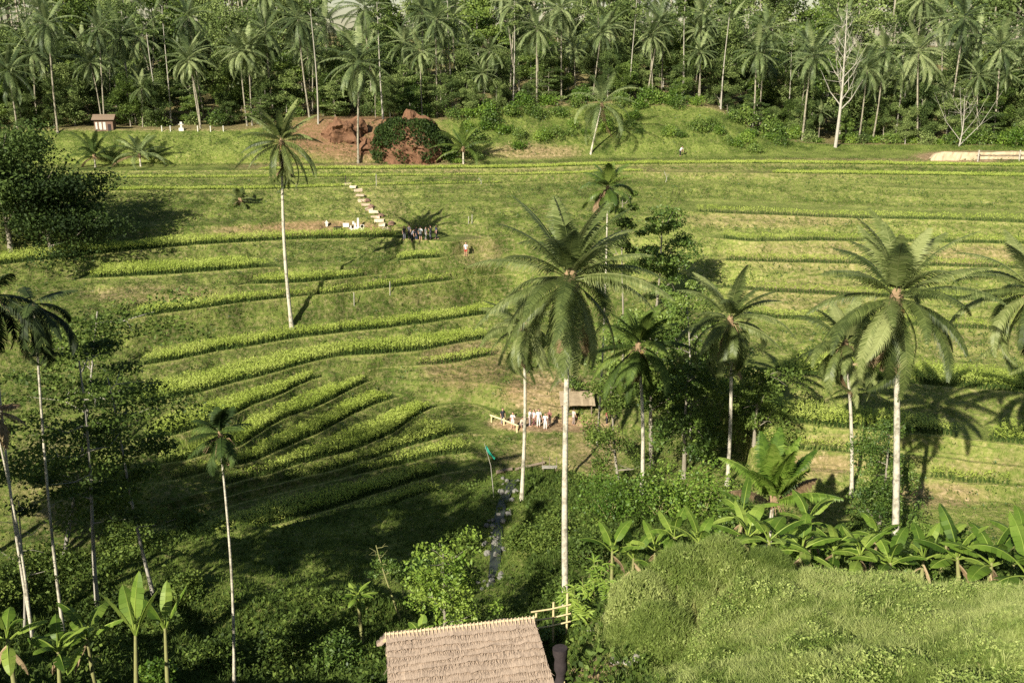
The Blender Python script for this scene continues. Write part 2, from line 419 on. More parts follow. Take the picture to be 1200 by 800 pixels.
# terrace edges: (name, drop below the eye, edge as (photo x, photo y) or ('d', photo x, metres forward),
#                 spans where the bench is wide [(x0, x1, share of the gap)])
LV = [
 ('T8', 36.5, [(-200, 760), (170, 690), (240, 668), (300, 648), (380, 625), (450, 600), (520, 578), (580, 566), (640, 566), ('d', 760, 66), ('d', 900, 53), ('d', 1400, 50)], [(-200, 540, .7)]),
 ('T7b', 36.15, [(-200, 720), (150, 668), (240, 645), (310, 622), (390, 598), (450, 578), (520, 556), (580, 547), (640, 548), ('d', 760, 67.5), ('d', 900, 54), ('d', 1400, 51)], [(130, 560, .7)]),
 ('T7', 35.8, [(-200, 690), (120, 640), (330, 578), (400, 562), (460, 549), (520, 535), (570, 530), (640, 535), ('d', 760, 69), ('d', 900, 55), ('d', 1400, 52)], [(170, 570, .7)]),
 ('T6b', 35.3, [(-200, 675), (200, 612), (310, 575), (380, 556), (440, 538), (490, 522), (540, 508), (590, 512), (640, 522), ('d', 760, 71.5), ('d', 900, 56), ('d', 1400, 53)], [(180, 580, .7)]),
 ('T6', 34.7, [(-200, 660), (200, 590), (300, 565), (350, 545), (400, 534), (440, 520), (456, 512), (472, 502), (488, 488), (508, 479), (532, 474), (560, 474), (585, 490), (620, 507), (690, 509), ('d', 760, 74), ('d', 900, 57), ('d', 1400, 54)], [(230, 700, .68)]),
 ('T5', 33.9, [(-200, 620), (200, 565), (300, 543), (338, 524), (380, 507), (404, 492), (440, 476), (470, 465), (500, 460), (560, 462), (640, 478), (700, 488), ('d', 760, 78), ('d', 900, 59), ('d', 1400, 56)], [(190, 462, .7)]),
 ('T4', 32.9, [(-200, 600), (200, 545), (285, 525), (310, 505), (336, 491), (372, 479), (400, 464), (424, 451), (445, 443), (500, 449), (600, 454), (640, 458), (700, 466), ('d', 760, 82), ('d', 900, 61), ('d', 1400, 58)], [(175, 440, .7)]),
 ('T3', 31.9, [(-200, 560), (200, 513), (256, 497), (288, 480), (320, 468), (344, 457), (372, 443), (400, 440), (432, 433), (466, 430), (520, 428), (550, 424), (576, 417), (620, 420), (700, 440), ('d', 760, 86), ('d', 900, 63), ('d', 1400, 60)], [(160, 375, .72), (440, 585, .6)]),
 ('T2', 30.8, [(-200, 520), (120, 482), (206, 468), (228, 464), (260, 454), (292, 446), (324, 438), (360, 427), (400, 418), (460, 415), (496, 412), (526, 406), (560, 399), (600, 396), (700, 410), ('d', 800, 84), ('d', 900, 65), ('d', 1400, 61.5)], [(150, 580, .72)]),
 ('T1', 29.6, [(-200, 480), (100, 441), (216, 422), (256, 413), (298, 406), (350, 397), (400, 391), (440, 387), (500, 380), (550, 372), (600, 366), (680, 380), (740, 430), (800, 500), (900, 550), (1000, 557), (1110, 563), (1140, 571), (1200, 585), (1400, 620)], [(160, 600, .78), (900, 1400, .6)]),
 ('P2', 28.7, [(-200, 455), (100, 416), (216, 397), (300, 384), (400, 373), (500, 361), (600, 346), (680, 364), (740, 400), (800, 462), (860, 510), (912, 527), (990, 532), (1100, 537), (1200, 550), (1400, 575)], [(880, 1400, .45)]),
 ('P1', 27.6, [(-200, 445), (100, 409), (216, 390), (300, 374), (400, 363), (500, 352), (600, 339), (680, 352), (740, 380), (800, 430), (850, 475), (888, 489), (942, 499), (996, 505), (1100, 512), (1200, 524), (1400, 545)], [(840, 1400, .45)]),
 ('LF', 26.3, [(-200, 430), (60, 397), (171, 380), (238, 366), (295, 358), (360, 353), (400, 347), (450, 342), (500, 338), (550, 333), (600, 328), (700, 350), (800, 410), (900, 438), (1000, 446), (1200, 462), (1400, 476)], [(150, 600, .74), (880, 1400, .4)]),
 ('LE', 25.05, [(-200, 370), (100, 352), (200, 343), (290, 334), (360, 332), (400, 328), (440, 323), (480, 318), (540, 314), (600, 312), (700, 325), (800, 360), (900, 374), (1000, 380), (1200, 390), (1400, 398)], [(292, 470, .85), (840, 1400, .35)]),
 ('LD', 23.9, [(-200, 355), (60, 332), (108, 327), (208, 322), (273, 317), (316, 314), (360, 313), (420, 311), (470, 309), (500, 305), (540, 299), (580, 296), (700, 310), (800, 335), (900, 343), (1000, 348), (1200, 356), (1400, 362)], [(100, 318, .76), (462, 575, .6), (830, 1400, .35)]),
 ('LC', 22.3, [(-200, 345), (0, 312), (40, 307), (100, 300), (165, 294), (230, 288), (334, 282), (400, 280), (450, 279), (500, 282), (540, 285), (580, 284), (700, 290), (800, 304), (900, 308), (1000, 310), (1200, 316), (1400, 320)], [(-200, 560, .62), (840, 1400, .4)]),
 ('M2', 20.8, [(-200, 300), (100, 272), (200, 266), (400, 258), (500, 256), (600, 258), (700, 262), (800, 276), (880, 284), (960, 283), (1100, 285), (1200, 287), (1400, 290)], [(830, 1400, .4)]),
 ('M1', 19.4, [(-200, 262), (100, 246), (200, 242), (400, 238), (600, 236), (700, 238), (800, 248), (830, 250), (940, 254), (1000, 257), (1100, 258), (1200, 262), (1400, 266)], [(800, 1400, .45)]),
 ('U2', 18.1, [(-200, 236), (95, 225), (200, 223), (300, 223), (420, 219), (600, 215), (740, 209), (900, 212), (1080, 222), (1400, 226)], [(-200, 1400, .35)]),
 ('U1', 17.3, [(-200, 216), (85, 210), (300, 209), (420, 208), (600, 206), (740, 204), (850, 203), (1000, 205), (1200, 208), (1400, 210)], [(-200, 1400, .5)]),
 ('U0', 16.6, [(-200, 203), (85, 201), (300, 200), (600, 198), (750, 193), (900, 192), (1200, 196), (1400, 197)], [(-200, 1400, .6)]),
]
def smooth_cols(a, s):
    k = np.exp(-.5 * (np.arange(-4 * s, 4 * s + 1) / s) ** 2); k /= k.sum()
    return np.convolve(np.pad(a, 4 * s, 'edge'), k, 'valid')
def sstep(a, b, x): 
    u = np.clip((x - a) / (b - a), 0, 1); return u * u * (3 - 2 * u)

PXAPP = 600 + 1110 * TT * 1.25          # rough photo column of a terrain column at mid distance
FLOOR = 37.3 - (37.3 - 30.4) * sstep(650, 850, PXAPP)
Yk, Zk, Wk = [], [], []
for name, drop, pts, spans in LV:
    tl, yl, xl = [], [], []
    for p in pts:
        if p[0] == 'd':
            v = ray(p[1], 470); x, y = v[0] * p[2] / v[1], p[2]; q = p[1]
            # photo column at the floor's height
            for _ in range(4):
                z = -30.9; a = y * CP - z * SP; x = (q - 600) / FPX * a
        else:
            x, y = at_drop(p[0], p[1], drop); q = p[0]
        tl.append(x / (y + APEX)); yl.append(y); xl.append(q)
    tl = np.array(tl); yl = np.array(yl); xl = np.array(xl, float)
    o = np.argsort(tl); tl, yl, xl = tl[o], yl[o], xl[o]
    y = np.interp(TT, tl, yl)
    y = smooth_cols(y, 4)
    w = np.zeros(NC)
    for a, b, f in spans:
        ta, tb = np.interp([a, b], xl, tl)
        w = np.maximum(w, f * sstep(ta - .012, ta + .008, TT) * (1 - sstep(tb - .008, tb + .012, TT)))
    Yk.append(y); Wk.append(w); Zk.append(-np.minimum(drop, FLOOR))
for k in range(len(Yk)):
    Yk[k] = Yk[k] + .22 * fbm(TT * 60, np.full(NC, k * 7.3), 5, 3)
for k in range(1, len(Yk)):
    Yk[k] = np.maximum(Yk[k], Yk[k - 1] + .9)

# near slope: thin-plate surface through chosen points (x, y, drop)
NEAR = []
def npx(px, py, d):
    p = at(px, py, d); NEAR.append((p.x, p.y, CZ - p.z))
for a in [(550, 800, 33.5), (663, 737, 48), (690, 790, 29), (740, 745, 31), (760, 793, 27),
          (1150, 790, 19), (1000, 790, 21), (850, 790, 24), (1180, 703, 29), (1050, 688, 31), (960, 690, 31), (900, 672, 32.5), (1100, 705, 36), (980, 705, 37), (880, 692, 38),
          (850, 652, 34), (800, 662, 33.5), (760, 705, 32.5), (1200, 690, 41), (1048, 634, 52), (750, 590, 62), (852, 556, 66),
          (1300, 700, 28), (1300, 690, 45), (700, 640, 55), (800, 655, 52), (950, 690, 44), (275, 805, 42), (180, 672, 54),
          (75, 733, 47), (40, 742, 46), (100, 760, 42), (400, 745, 47), (500, 735, 48), (580, 690, 58), (400, 680, 54), (300, 700, 52), (0, 690, 52), (-100, 700, 48), (470, 805, 38)]:
    npx(*a)
NEAR += [(0, 0, 5.5), (-12, 0, 5.5), (12, 0, 5.2), (-30, -5, 6.5), (30, -5, 5.5), (0, -12, 6.5), (-25, -20, 7), (25, -20, 7),  # unseen ground underfoot set low so its ridge casts no shadow on the hillock
         (0, 8, 7.5), (0, 15, 12.4), (0, 22, 17.5), (-12, 14, 11.5), (-22, 22, 17), (-40, 25, 19), (-45, 40, 26), (-55, 60, 33),
         (12, 10, 9.0), (7, 14, 11.6), (20, 14, 11.2), (35, 22, 14), (38, 35, 19), (45, 50, 26), (-8, 28, 22.5), (-16, 34, 26.5), (1.5, 30, 22.6), (4, 27.5, 21.4)]
NP_ = np.array(NEAR)
def tps_fit(P):
    X = P[:, :2]; n = len(X)
    r = np.linalg.norm(X[:, None] - X[None], axis=2)
    K = np.where(r > 0, r * r * np.log(r + 1e-9), 0) + np.eye(n) * 4.0
    Q = np.hstack([np.ones((n, 1)), X])
    A = np.block([[K, Q], [Q.T, np.zeros((3, 3))]])
    return X, np.linalg.solve(A, np.concatenate([P[:, 2], np.zeros(3)]))
TX, TW = tps_fit(NP_)
def near_drop(x, y):
    x = np.asarray(x, float); y = np.asarray(y, float); s = x.shape
    x = x.ravel(); y = y.ravel()
    out = TW[-3] + TW[-2] * x + TW[-1] * y
    for i in range(len(TX)):
        r2 = (x - TX[i, 0]) ** 2 + (y - TX[i, 1]) ** 2
        out = out + TW[i] * .5 * r2 * np.log(r2 + 1e-9)
    return out.reshape(s)

GROOVES = [[(812, 642), (786, 680), (786, 720), (762, 745), (742, 752)], [(862, 650), (842, 690), (812, 712), (800, 750), (778, 775)], [(758, 672), (745, 705), (732, 738)]]
rows_y, rows_z, rows_k = [], [], []      # each row: y per column, z per column, kind
def add_row(y, z, kind): rows_y.append(y); rows_z.append(z); rows_k.append(np.broadcast_to(np.asarray(kind, float), (NC,)).copy())
NNEAR = 150
s = (np.arange(NNEAR) / NNEAR) ** 1.15
for u in s:
    y = -16 + (Yk[0] + 16) * u
    x = TT * (y + APEX)
    zn = -near_drop(x, y)
    h = .28 * fbm(x * .7, y * .7, 21, 4) + .09 * fbm(x * 3, y * 3, 25, 2)
    hil = sstep(3.5, 6, x) * (1 - sstep(34, 40, y)) * sstep(8, 12, y)
    h = h + hil * (.6 * np.abs(fbm(x * .45 + 3, y * .45, 31, 3)) - .35 + .22 * fbm(x * 1.7, y * 1.7, 35, 2))
    # folds and lobes on the steep left flank of the hillock
    ax_ = y * CP - zn * SP; qx = 600 + FPX * x / ax_; qy = 400 - FPX * (y * SP + zn * CP) / ax_
    gd = np.full(NC, 99.)
    for ln in GROOVES:
        for (x0_, y0_), (x1_, y1_) in zip(ln[:-1], ln[1:]):
            tt_ = np.clip(((qx - x0_) * (x1_ - x0_) + (qy - y0_) * (y1_ - y0_)) / ((x1_ - x0_) ** 2 + (y1_ - y0_) ** 2), 0, 1)
            gd = np.minimum(gd, np.hypot(qx - x0_ - tt_ * (x1_ - x0_), qy - y0_ - tt_ * (y1_ - y0_)))
    h = h + np.where((y > 20) & (y < 38) & (x > 2.5), .3 * np.clip(gd / 28, 0, 1) - .75 * np.exp(-(gd / 7.) ** 2), 0)
    tz = (zn + .5 * fbm(x * .15, y * .15, 44, 2)) / 1.25; fl = np.floor(tz); fr = tz - fl
    lob = (x < 2.5) & (y > 40)
    zn = np.where(lob, zn + 1.6 * (sstep(.5, .9, fr) - fr) * sstep(40, 48, y) * (1 - sstep(-1, 2.5, x)), zn)
    zf = Zk[0] - .45 * sstep(0, 10, Yk[0] - y) - .4
    k = 1.6
    z = np.logaddexp(zn / k, zf / k) * k
    # the narrow stream bed in the bottom of the valley
    add_row(y, z + h, 0)
BOFF = []
for k in range(len(LV)):
    y0, z0, w = Yk[k], Zk[k], Wk[k]
    if k + 1 < len(LV): y1, z1 = Yk[k + 1], Zk[k + 1]
    else: y1, z1 = y0 + 9, z0 + .25
    g = y1 - y0
    foot = y0 + np.maximum(w * g, .02)
    x0 = TT * (y0 + APEX)
    e = np.clip(w * 8, 0, 1)
    add_row(y0, z0 + .05 * e, 2 * e)
    bw = np.minimum(.32, .3 * (foot - y0))
    add_row(y0 + bw, z0 + .05 * e, 2 * e)
    add_row(y0 + bw * 1.4 + .004, z0 - .08 * e, e)
    add_row((y0 + foot) / 2 + bw * .4, z0 - .08 * e, e)
    add_row(foot, z0 - .06 * e, e)
    BOFF.append((y0 + bw * 1.5, foot, z0 - .08))
    nr = 14 if k < 19 else 4
    for i in range(1, nr):
        u = i / nr
        yy = foot + (y1 - foot) * u
        uu = u ** 1.1 + .085 * math.sin(4 * math.pi * u) * ((z1 - z0) > .9) * np.clip(.75 + .9 * fbm(TT * 22, np.full(NC, k * 5.1), 77, 2), 0, 1.25)
        zz = (z0 - .06 * e) + (z1 + .05 - (z0 - .06 * e)) * uu
        xx = TT * (yy + APEX)
        m = math.sin(math.pi * u)
        zz = zz + m * (.34 * fbm(xx * .9, yy * 1.4, 40 + k, 4) - .10) * np.clip((z1 - z0) / 1.0, .3, 1.6)
        yy = yy + m * .12 * fbm(xx * 1.3, np.full(NC, k * 3.1 + u * 2), 60, 2)
        add_row(yy, zz, -1)
# land behind the top field: grass bank on the left, eroded red bank, shrub bank, flat on the right, then the wooded hill
yb = Yk[-1] + 9; zb = Zk[-1] + .25
def colv(pts): 
    return smooth_cols(np.interp(PXAPP, [p[0] for p in pts], [p[1] for p in pts]), 7)
RISE = colv([(-300, 4.6), (50, 4.4), (290, 4.2), (330, 5.8), (520, 5.6), (570, 6.6), (700, 7.8), (850, 7.0), (900, 2.2), (960, .7), (1200, .5), (1500, .5)])
Y2 = colv([(-300, 157), (60, 157), (300, 158), (520, 160), (700, 174), (860, 174), (900, 172), (960, 172), (1200, 172), (1500, 170)])
Y1 = colv([(-300, 150), (60, 150), (300, 150), (520, 154), (700, 160), (900, 164), (960, 168), (1200, 168), (1500, 166)])
yb = np.minimum(yb, Y1 - 1.5)
rows_back = []
for u in np.linspace(0, 1, 8)[:-1]:
    add_row(yb + (Y1 - yb) * u, zb + .3 * u + 0 * yb, -2)
for u in np.linspace(0, 1, 12)[:-1]:
    yy = Y1 + (Y2 - Y1) * u
    xx = TT * (yy + APEX)
    add_row(yy, zb + .3 + RISE * (u ** .85) + .25 * math.sin(math.pi * u) * fbm(xx * .5, yy * .5, 70, 3), -3)
for u in np.linspace(0, 1, 26):
    yy = Y2 + (560 - Y2) * u ** 1.8
    xx = TT * (yy + APEX)
    add_row(yy, zb + .3 + RISE + 14 * sstep(0, 110, yy - Y2) + 4 * sstep(70, 330, yy - Y2) + .6 * u ** .3 * fbm(xx * .12, yy * .12, 80, 3), -4)
RY = np.array(rows_y); RZ = np.array(rows_z); RK = np.array(rows_k)
RY = np.maximum.accumulate(RY + np.arange(len(RY))[:, None] * 1e-4, axis=0)
RX = TT[None] * (RY + APEX)
NR = len(RY)
TV = np.stack([RX, RY, RZ + CZ], -1).reshape(-1, 3)

# where the earth is bare or the grass is dry (patches as seen on the slopes)
axd = TV[:, 1] * CP - (TV[:, 2] - CZ) * SP
ppx = 600 + FPX * TV[:, 0] / np.maximum(axd, 1); ppy = 400 - FPX * (TV[:, 1] * SP + (TV[:, 2] - CZ) * CP) / np.maximum(axd, 1)
kind = RK.ravel()
def patch(cx, cy, rx, ry, soft=.35):
    """a ground patch centred on the spot that the photo shows there (stored on the ground itself)"""
    d = np.sqrt(((ppx - cx) / rx) ** 2 + ((ppy - cy) / ry) ** 2)
    return 1 - sstep(1 - soft, 1 + soft, d)
okk = TV[:, 1] > 12
earth_a = np.full(len(TV), .02); dry_a = np.full(len(TV), .15); red_a = np.zeros(len(TV))
riser = (kind == -1)
earth_a = np.where(riser, .16, earth_a)
earth_a = np.where(kind >= 1.5, .25, earth_a)
dry_a = np.where(kind >= 1.5, .9, dry_a)
dry_a = np.where(kind == -2, .6, dry_a); dry_a = np.where(kind == -3, .35, dry_a); dry_a = np.where(kind == -4, 0, dry_a); earth_a = np.where(kind == -4, .55, earth_a)
far_side = TV[:, 1] > Yk[0].repeat(1).reshape(1, -1).repeat(NR, 0).ravel() - 1
right = sstep(760, 900, ppx) * (ppy > 205) * far_side
dry_a = np.maximum(dry_a, right * .62)
for cx, cy, rx, ry, e in [(900, 258, 120, 10, .5), (960, 300, 120, 22, .42), (1150, 300, 80, 14, .55), (940, 345, 90, 22, .42),
                          (380, 268, 80, 10, .8), (300, 272, 60, 9, .6), (440, 240, 40, 30, .3), (645, 497, 70, 9, 1.3), (640, 460, 55, 26, .75), (545, 425, 55, 34, .5),
                          (640, 540, 60, 30, .4), (700, 520, 30, 40, .6), (180, 345, 90, 12, .45), (500, 350, 50, 8, .3), (560, 295, 30, 20, .4),
                          (420, 160, 95, 30, .9), (470, 190, 90, 9, .7), (625, 178, 60, 9, .7), (330, 195, 60, 5, .5), (1130, 184, 60, 7, 1.2), (1000, 188, 130, 3, .5),
                          (955, 545, 60, 14, .7), (1100, 580, 60, 16, .65), (1000, 515, 70, 8, .4), (1150, 545, 60, 10, .35), (1150, 400, 90, 30, .3),
                          (690, 785, 45, 12, 1.2), (705, 705, 26, 20, .5), (810, 735, 9, 18, .8), (845, 690, 14, 20, .5), (650, 200, 260, 4, .35), (870, 192, 300, 5, .3), (960, 205, 200, 4, .3), (60, 560, 50, 60, .35)]:
    sel = patch(cx, cy, rx, ry) * (okk if cy > 640 else far_side)
    earth_a = np.maximum(earth_a, e * sel)
red_a = np.maximum(red_a, patch(410, 155, 120, 32) * far_side)
red_a = np.maximum(red_a, .6 * patch(380, 268, 110, 12) * far_side)
red_a = np.maximum(red_a, .5 * patch(560, 445, 60, 30) * far_side)
for cx, cy, rx, ry, e in [(420, 240, 130, 26, .5), (560, 235, 120, 18, .35), (850, 230, 120, 30, .6), (850, 300, 130, 60, .8), (1080, 330, 160, 90, .6), (200, 180, 140, 18, .5), (700, 170, 200, 14, .3)]:
    dry_a = np.maximum(dry_a, e * patch(cx, cy, rx, ry) * far_side)
hillock = sstep(4, 7, TV[:, 0]) * (TV[:, 1] < 38) * (TV[:, 1] > 8)
dry_a = np.maximum(dry_a, .35 * hillock)

tm = MB(); 
i = np.arange(NR - 1)[:, None] * NC; j = np.arange(NC - 1)[None]
TF = np.stack([i + j, i + j + 1, i + NC + j + 1, i + NC + j], -1).reshape(-1, 4)
tm.add(TV, TF)
gme = tm.mesh('terraced_ground', M['ground'], smooth=False)
for nm, arr in (('earth', earth_a), ('dry', dry_a), ('red', red_a)):
    a = gme.attributes.new(nm, 'FLOAT', 'POINT'); a.data.foreach_set('value', arr.astype(np.float32))
ground_ob = link('ground', gme)
tag(ground_ob, 'terraced valley slopes of grass and bare earth', kind='structure')
# far land to the horizon, below and beyond the modelled valley
fm = MB()
R = 1500
for q in range(24):
    a0, a1 = q / 24 * 2 * math.pi, (q + 1) / 24 * 2 * math.pi
    V = [(math.cos(a) * r, math.sin(a) * r + 100, z) for a, r, z in ((a0, 80, 5), (a1, 80, 5), (a1, R, 5), (a0, R, 5))]
    fm.add(V, [[0, 3, 2, 1]])
plain = link('far_ground', fm.mesh('far_ground', M['ground'])); tag(plain, 'low land around the valley', kind='structure')

# height lookup and ray lookup on the ground
def H(x, y):
    t = x / (y + APEX)
    f = (t - TT[0]) / (TT[1] - TT[0]); c = int(min(max(f, 0), NC - 2)); f = min(max(f - c, 0), 1)
    z0 = np.interp(y, RY[:, c], RZ[:, c]); z1 = np.interp(y, RY[:, c + 1], RZ[:, c + 1])
    return float(z0 * (1 - f) + z1 * f + CZ)
BV = BVHTree.FromPolygons([tuple(v) for v in TV.tolist()], TF.tolist())
def ground(px, py):
    v = Vector(ray(px, py)).normalized()
    hit = BV.ray_cast(Vector((0, 0, CZ)), v, 900)
    return hit[0]
def stand(px, d, sink=.05):
    """point on the ground d metres forward, in photo column px"""
    z = -25.0
    for _ in range(6):
        x = (px - 600) / FPX * (d * CP - z * SP); z = H(x, d) - CZ
    return Vector((x, d, z + CZ - sink))
def base_at(px, py, sink=.05):
    p = ground(px, py)
    return Vector((p.x, p.y, p.z - sink))
def height_to(base, py):
    """height at which something standing at base reaches photo row py"""
    u = (400 - py) / FPX; tz = (-SP + u * CP) / (CP + u * SP)
    return CZ + tz * base.y - base.z

# ------------------------------------------------------------------ ground cover and rice (uncountable)
def scatter_ground(n, seed, ok, rows=(0, None)):
    rng = np.random.default_rng(seed)
    r1 = rows[1] or NR - 1
    A = TV.reshape(NR, NC, 3)
    sub = slice(rows[0], r1)
    a, b, c = A[sub, :-1][:, :], A[sub.start:sub.stop, 1:], A[sub.start + 1:sub.stop + 1, :-1]
    area = np.linalg.norm(np.cross(b - a, c - a), axis=2)
    cen = (a + A[sub.start + 1:sub.stop + 1, 1:]) / 2
    w = area * ok(cen, RK[sub, :-1])
    w = w.ravel(); cw = np.cumsum(w)
    idx = np.searchsorted(cw, rng.uniform(0, cw[-1], n))
    ri, ci = idx // (NC - 1), idx % (NC - 1)
    ri = ri + sub.start
    u, v = rng.uniform(size=(2, n, 1))
    P = (A[ri, ci] * (1 - u) + A[ri, ci + 1] * u) * (1 - v) + (A[ri + 1, ci] * (1 - u) + A[ri + 1, ci + 1] * u) * v
    return P, ri * NC + ci
def pxy(P):
    a = np.maximum(P[..., 1] * CP - (P[..., 2] - CZ) * SP, 1)
    return 600 + FPX * P[..., 0] / a, 400 - FPX * (P[..., 1] * SP + (P[..., 2] - CZ) * CP) / a
def seen(C):
    x, y = pxy(C); return (x > -120) & (x < 1320) & (y > -40) & (y < 900) & (C[..., 1] > 8)

r_near = NNEAR
# grass tufts on terrace banks
P, vi = scatter_ground(150000, 11, lambda C, K: seen(C) * np.where(K == -1, 1.0, np.where(K >= 1.5, .7, np.where(K == -2, .4, np.where(K == -3, 1.2, np.where((K == 0) & (C[..., 1] > 47) & (C[..., 0] < 3), 1.6, 0))))), (60, NR - 27))
keep = RNG.uniform(size=len(P)) > earth_a[vi] * 1.1
P = P[keep]; vi = vi[keep]
g = MB()
blades(g, P, 3, .15 + .14 * RNG.uniform(size=len(P)) ** 2, .05, RNG, .7, .12, .30 + .35 * dry_a[vi] + .25 * fbm(P[:, 0] * .5, P[:, 1] * .5, 3), curve=False)
tag(link('bank_grass', g.mesh('bank_grass', M['bank'])), 'short grass growing on the terrace banks', 'grass', kind='stuff')
P, vi = scatter_ground(26000, 17, lambda C, K: seen(C) * np.where(K == -1, 1.0, np.where(K == -3, 1.5, 0)), (r_near, NR - 27))
keep = fbm(P[:, 0] * .35, P[:, 1] * .5, 9, 3) + .5 * RNG.normal(size=len(P)) * .5 > .12
P = P[keep]; g = MB()
for q in range(7):
    cards(g, P + np.stack([RNG.normal(0, .13, len(P)), RNG.normal(0, .13, len(P)), RNG.uniform(.03, .34, len(P))], 1), .17, RNG, .45 + RNG.normal(0, .18, len(P)), .3, .55)
tag(link('bank_weeds', g.mesh('bank_weeds', M['shrub'])), 'small leafy weeds growing on the terrace banks', 'ground cover', kind='stuff')
def hill_ok(C, K):
    x, y = C[..., 0], C[..., 1]
    return seen(C) * (x > 3.2) * (y < 41) * (y > 12) / np.maximum(y, 14) ** .6
P, vi = scatter_ground(150000, 19, hill_ok, (0, r_near))
f1 = fbm(P[:, 0] * .6 + 5, P[:, 1] * .6, 33, 3); f2 = fbm(P[:, 0] * 2.1, P[:, 1] * 2.1, 34, 2)
kp = (f1 + .5 * f2 + .25 * RNG.normal(size=len(P)) > -.05) & (RNG.uniform(size=len(P)) > earth_a[vi] * 1.2); P = P[kp]; f1 = f1[kp]; f2 = f2[kp]
g = MB(); P[:, 2] += RNG.uniform(.04, 1, len(P)) * np.clip(.22 + .35 * f1 + .25 * f2, .06, .5)
cards(g, P, .085, RNG, .50 + .4 * f2 + RNG.normal(0, .18, len(P)), .35, .55)
P = P[::2]; cards(g, P + RNG.normal(0, .05, P.shape), .10, RNG, .45 + RNG.normal(0, .2, len(P)), .3, .35)
tag(link('hillock_weeds', g.mesh('hillock_weeds', M['grass_weed'])), 'leafy weeds mixed in the grass of the near hillock', 'ground cover', kind='stuff')
# tall grass on the near hillock
def hill_ok(C, K):
    x, y = C[..., 0], C[..., 1]
    return seen(C) * (x > 3.2) * (y < 41) * (y > 12) / np.maximum(y, 14) ** .6
P, vi = scatter_ground(90000, 12, hill_ok, (0, r_near))
keep = RNG.uniform(size=len(P)) > earth_a[vi] * 1.2
P = P[keep]; vi = vi[keep]
f1 = fbm(P[:, 0] * .45, P[:, 1] * .45, 31, 3); f2 = fbm(P[:, 0] * 1.9, P[:, 1] * 1.9, 77, 2)
g = MB()
blades(g, P, 6, (.09 + .17 * np.clip(.4 + f1 + .8 * f2, 0, 1.4)), .022, RNG, 1.1, .10, .58 + .45 * f2 + .6 * f1)
Pt, _ = scatter_ground(420, 14, hill_ok, (0, r_near))
blades(g, Pt, 40, .28, .024, RNG, .9, .16, .45 + .5 * RNG.uniform(size=len(Pt)))
Pt, _ = scatter_ground(500, 15, hill_ok, (0, r_near))
blades(g, Pt, 10, .40, .02, RNG, .6, .10, 1.05)
tag(link('hillock_grass', g.mesh('hillock_grass', M['grass'])), 'long rough grass covering the near hillock', 'grass', kind='stuff')
# low weeds on the near slope and in the valley bottom
P, vi = scatter_ground(70000, 13, lambda C, K: seen(C) * ((C[..., 0] < 4.5) | (C[..., 1] > 38)) * (C[..., 1] > 24) * np.where((C[..., 1] > 52) & (C[..., 0] < 1) & (C[..., 0] > -24), .10, 1), (0, r_near + 6))
f1 = fbm(P[:, 0] * .35, P[:, 1] * .35, 51, 3)
g = MB()
P2 = P + np.stack([np.zeros(len(P)), np.zeros(len(P)), RNG.uniform(.03, .55, len(P)) * np.clip(.8 + 1.2 * f1, .2, 1.6)], 1)
cards(g, P2, .26, RNG, .45 + .4 * f1 + RNG.normal(0, .15, len(P)), .35, .6)
blades(g, P[:30000], 3, .45, .04, RNG, .7, .12, .4)
tag(link('valley_weeds', g.mesh('valley_weeds', M['tree'])), 'low leafy weeds covering the valley bottom', 'ground cover', kind='stuff')
# rice standing in rows on the benches
rice_spans = {'T7b': [(140, 520)], 'T6b': [(190, 540)], 'T8': [(150, 520)], 'T7': [(180, 330), (360, 560)], 'T6': [(250, 505)], 'T5': [(195, 462)], 'T4': [(180, 440)], 'T3': [(165, 375), (440, 585)], 'T2': [(150, 580)],
              'T1': [(160, 600), (1085, 1300)], 'P2': [(880, 1020), (1075, 1300)], 'P1': [(840, 1130), (1150, 1300)], 'LF': [(150, 600), (900, 1300)], 'LE': [(292, 470), (845, 1300)], 'LD': [(100, 318), (462, 575), (845, 1300)], 'M2': [(840, 1300)], 'M1': [(810, 1300)],
              'LC': [(-80, 475), (845, 1300)], 'U2': [(80, 700)], 'U1': [(80, 760), (900, 1300)], 'U0': [(300, 1300)]}
pts, tints, hs = [], [], []
for k, (name, drop, _, _) in enumerate(LV):
    a, b, zz = BOFF[k]
    wid = b - a
    for lo, hi in rice_spans.get(name, []):
        cx = pxy(np.stack([TT * (a + APEX), a, zz + CZ], 1))[0]
        sel = np.where((cx > lo) & (cx < hi) & (wid > .45))[0]
        if len(sel) < 3: continue
        spacing = .30
        maxr = 13 if k < 18 else 9
        if name in ('LE', 'LD', 'LC', 'M2', 'M1') and lo > 800: maxr = 3
        nrow = int(min(maxr + (4 if k < 18 and maxr > 3 else 0), wid[sel].max() / .26))
        # walk along the bench
        xs = TT[sel] * (a[sel] + APEX)
        seg = np.concatenate([[0], np.cumsum(np.hypot(np.diff(xs), np.diff(a[sel])))])
        ss = np.arange(0, seg[-1], spacing)
        tt = np.interp(ss, seg, TT[sel]); ai = np.interp(ss, seg, a[sel]); wi = np.interp(ss, seg, wid[sel])
        zi = np.interp(ss, seg, zz[sel])
        for r in range(nrow):
            off = .12 + r * .26
            m = (off < wi - .1) & (ss > RNG.uniform(0, .5) + .12 * r) & (ss < seg[-1] - RNG.uniform(0, .6) - .22 * r)
            yy = ai[m] + off + RNG.normal(0, .03, m.sum())
            xx = tt[m] * (yy + APEX) + RNG.normal(0, .035, m.sum())
            pts.append(np.stack([xx, yy, zi[m] + CZ - .02], 1))
            tints.append(.45 + .35 * fbm(xx * .25, yy * .25 + k * 3, 90, 3)); 
            hs.append(np.full(m.sum(), (.88 if k < 18 else .42)) * (1 + .25 * fbm(xx * .8, yy * .8, 91, 2)))
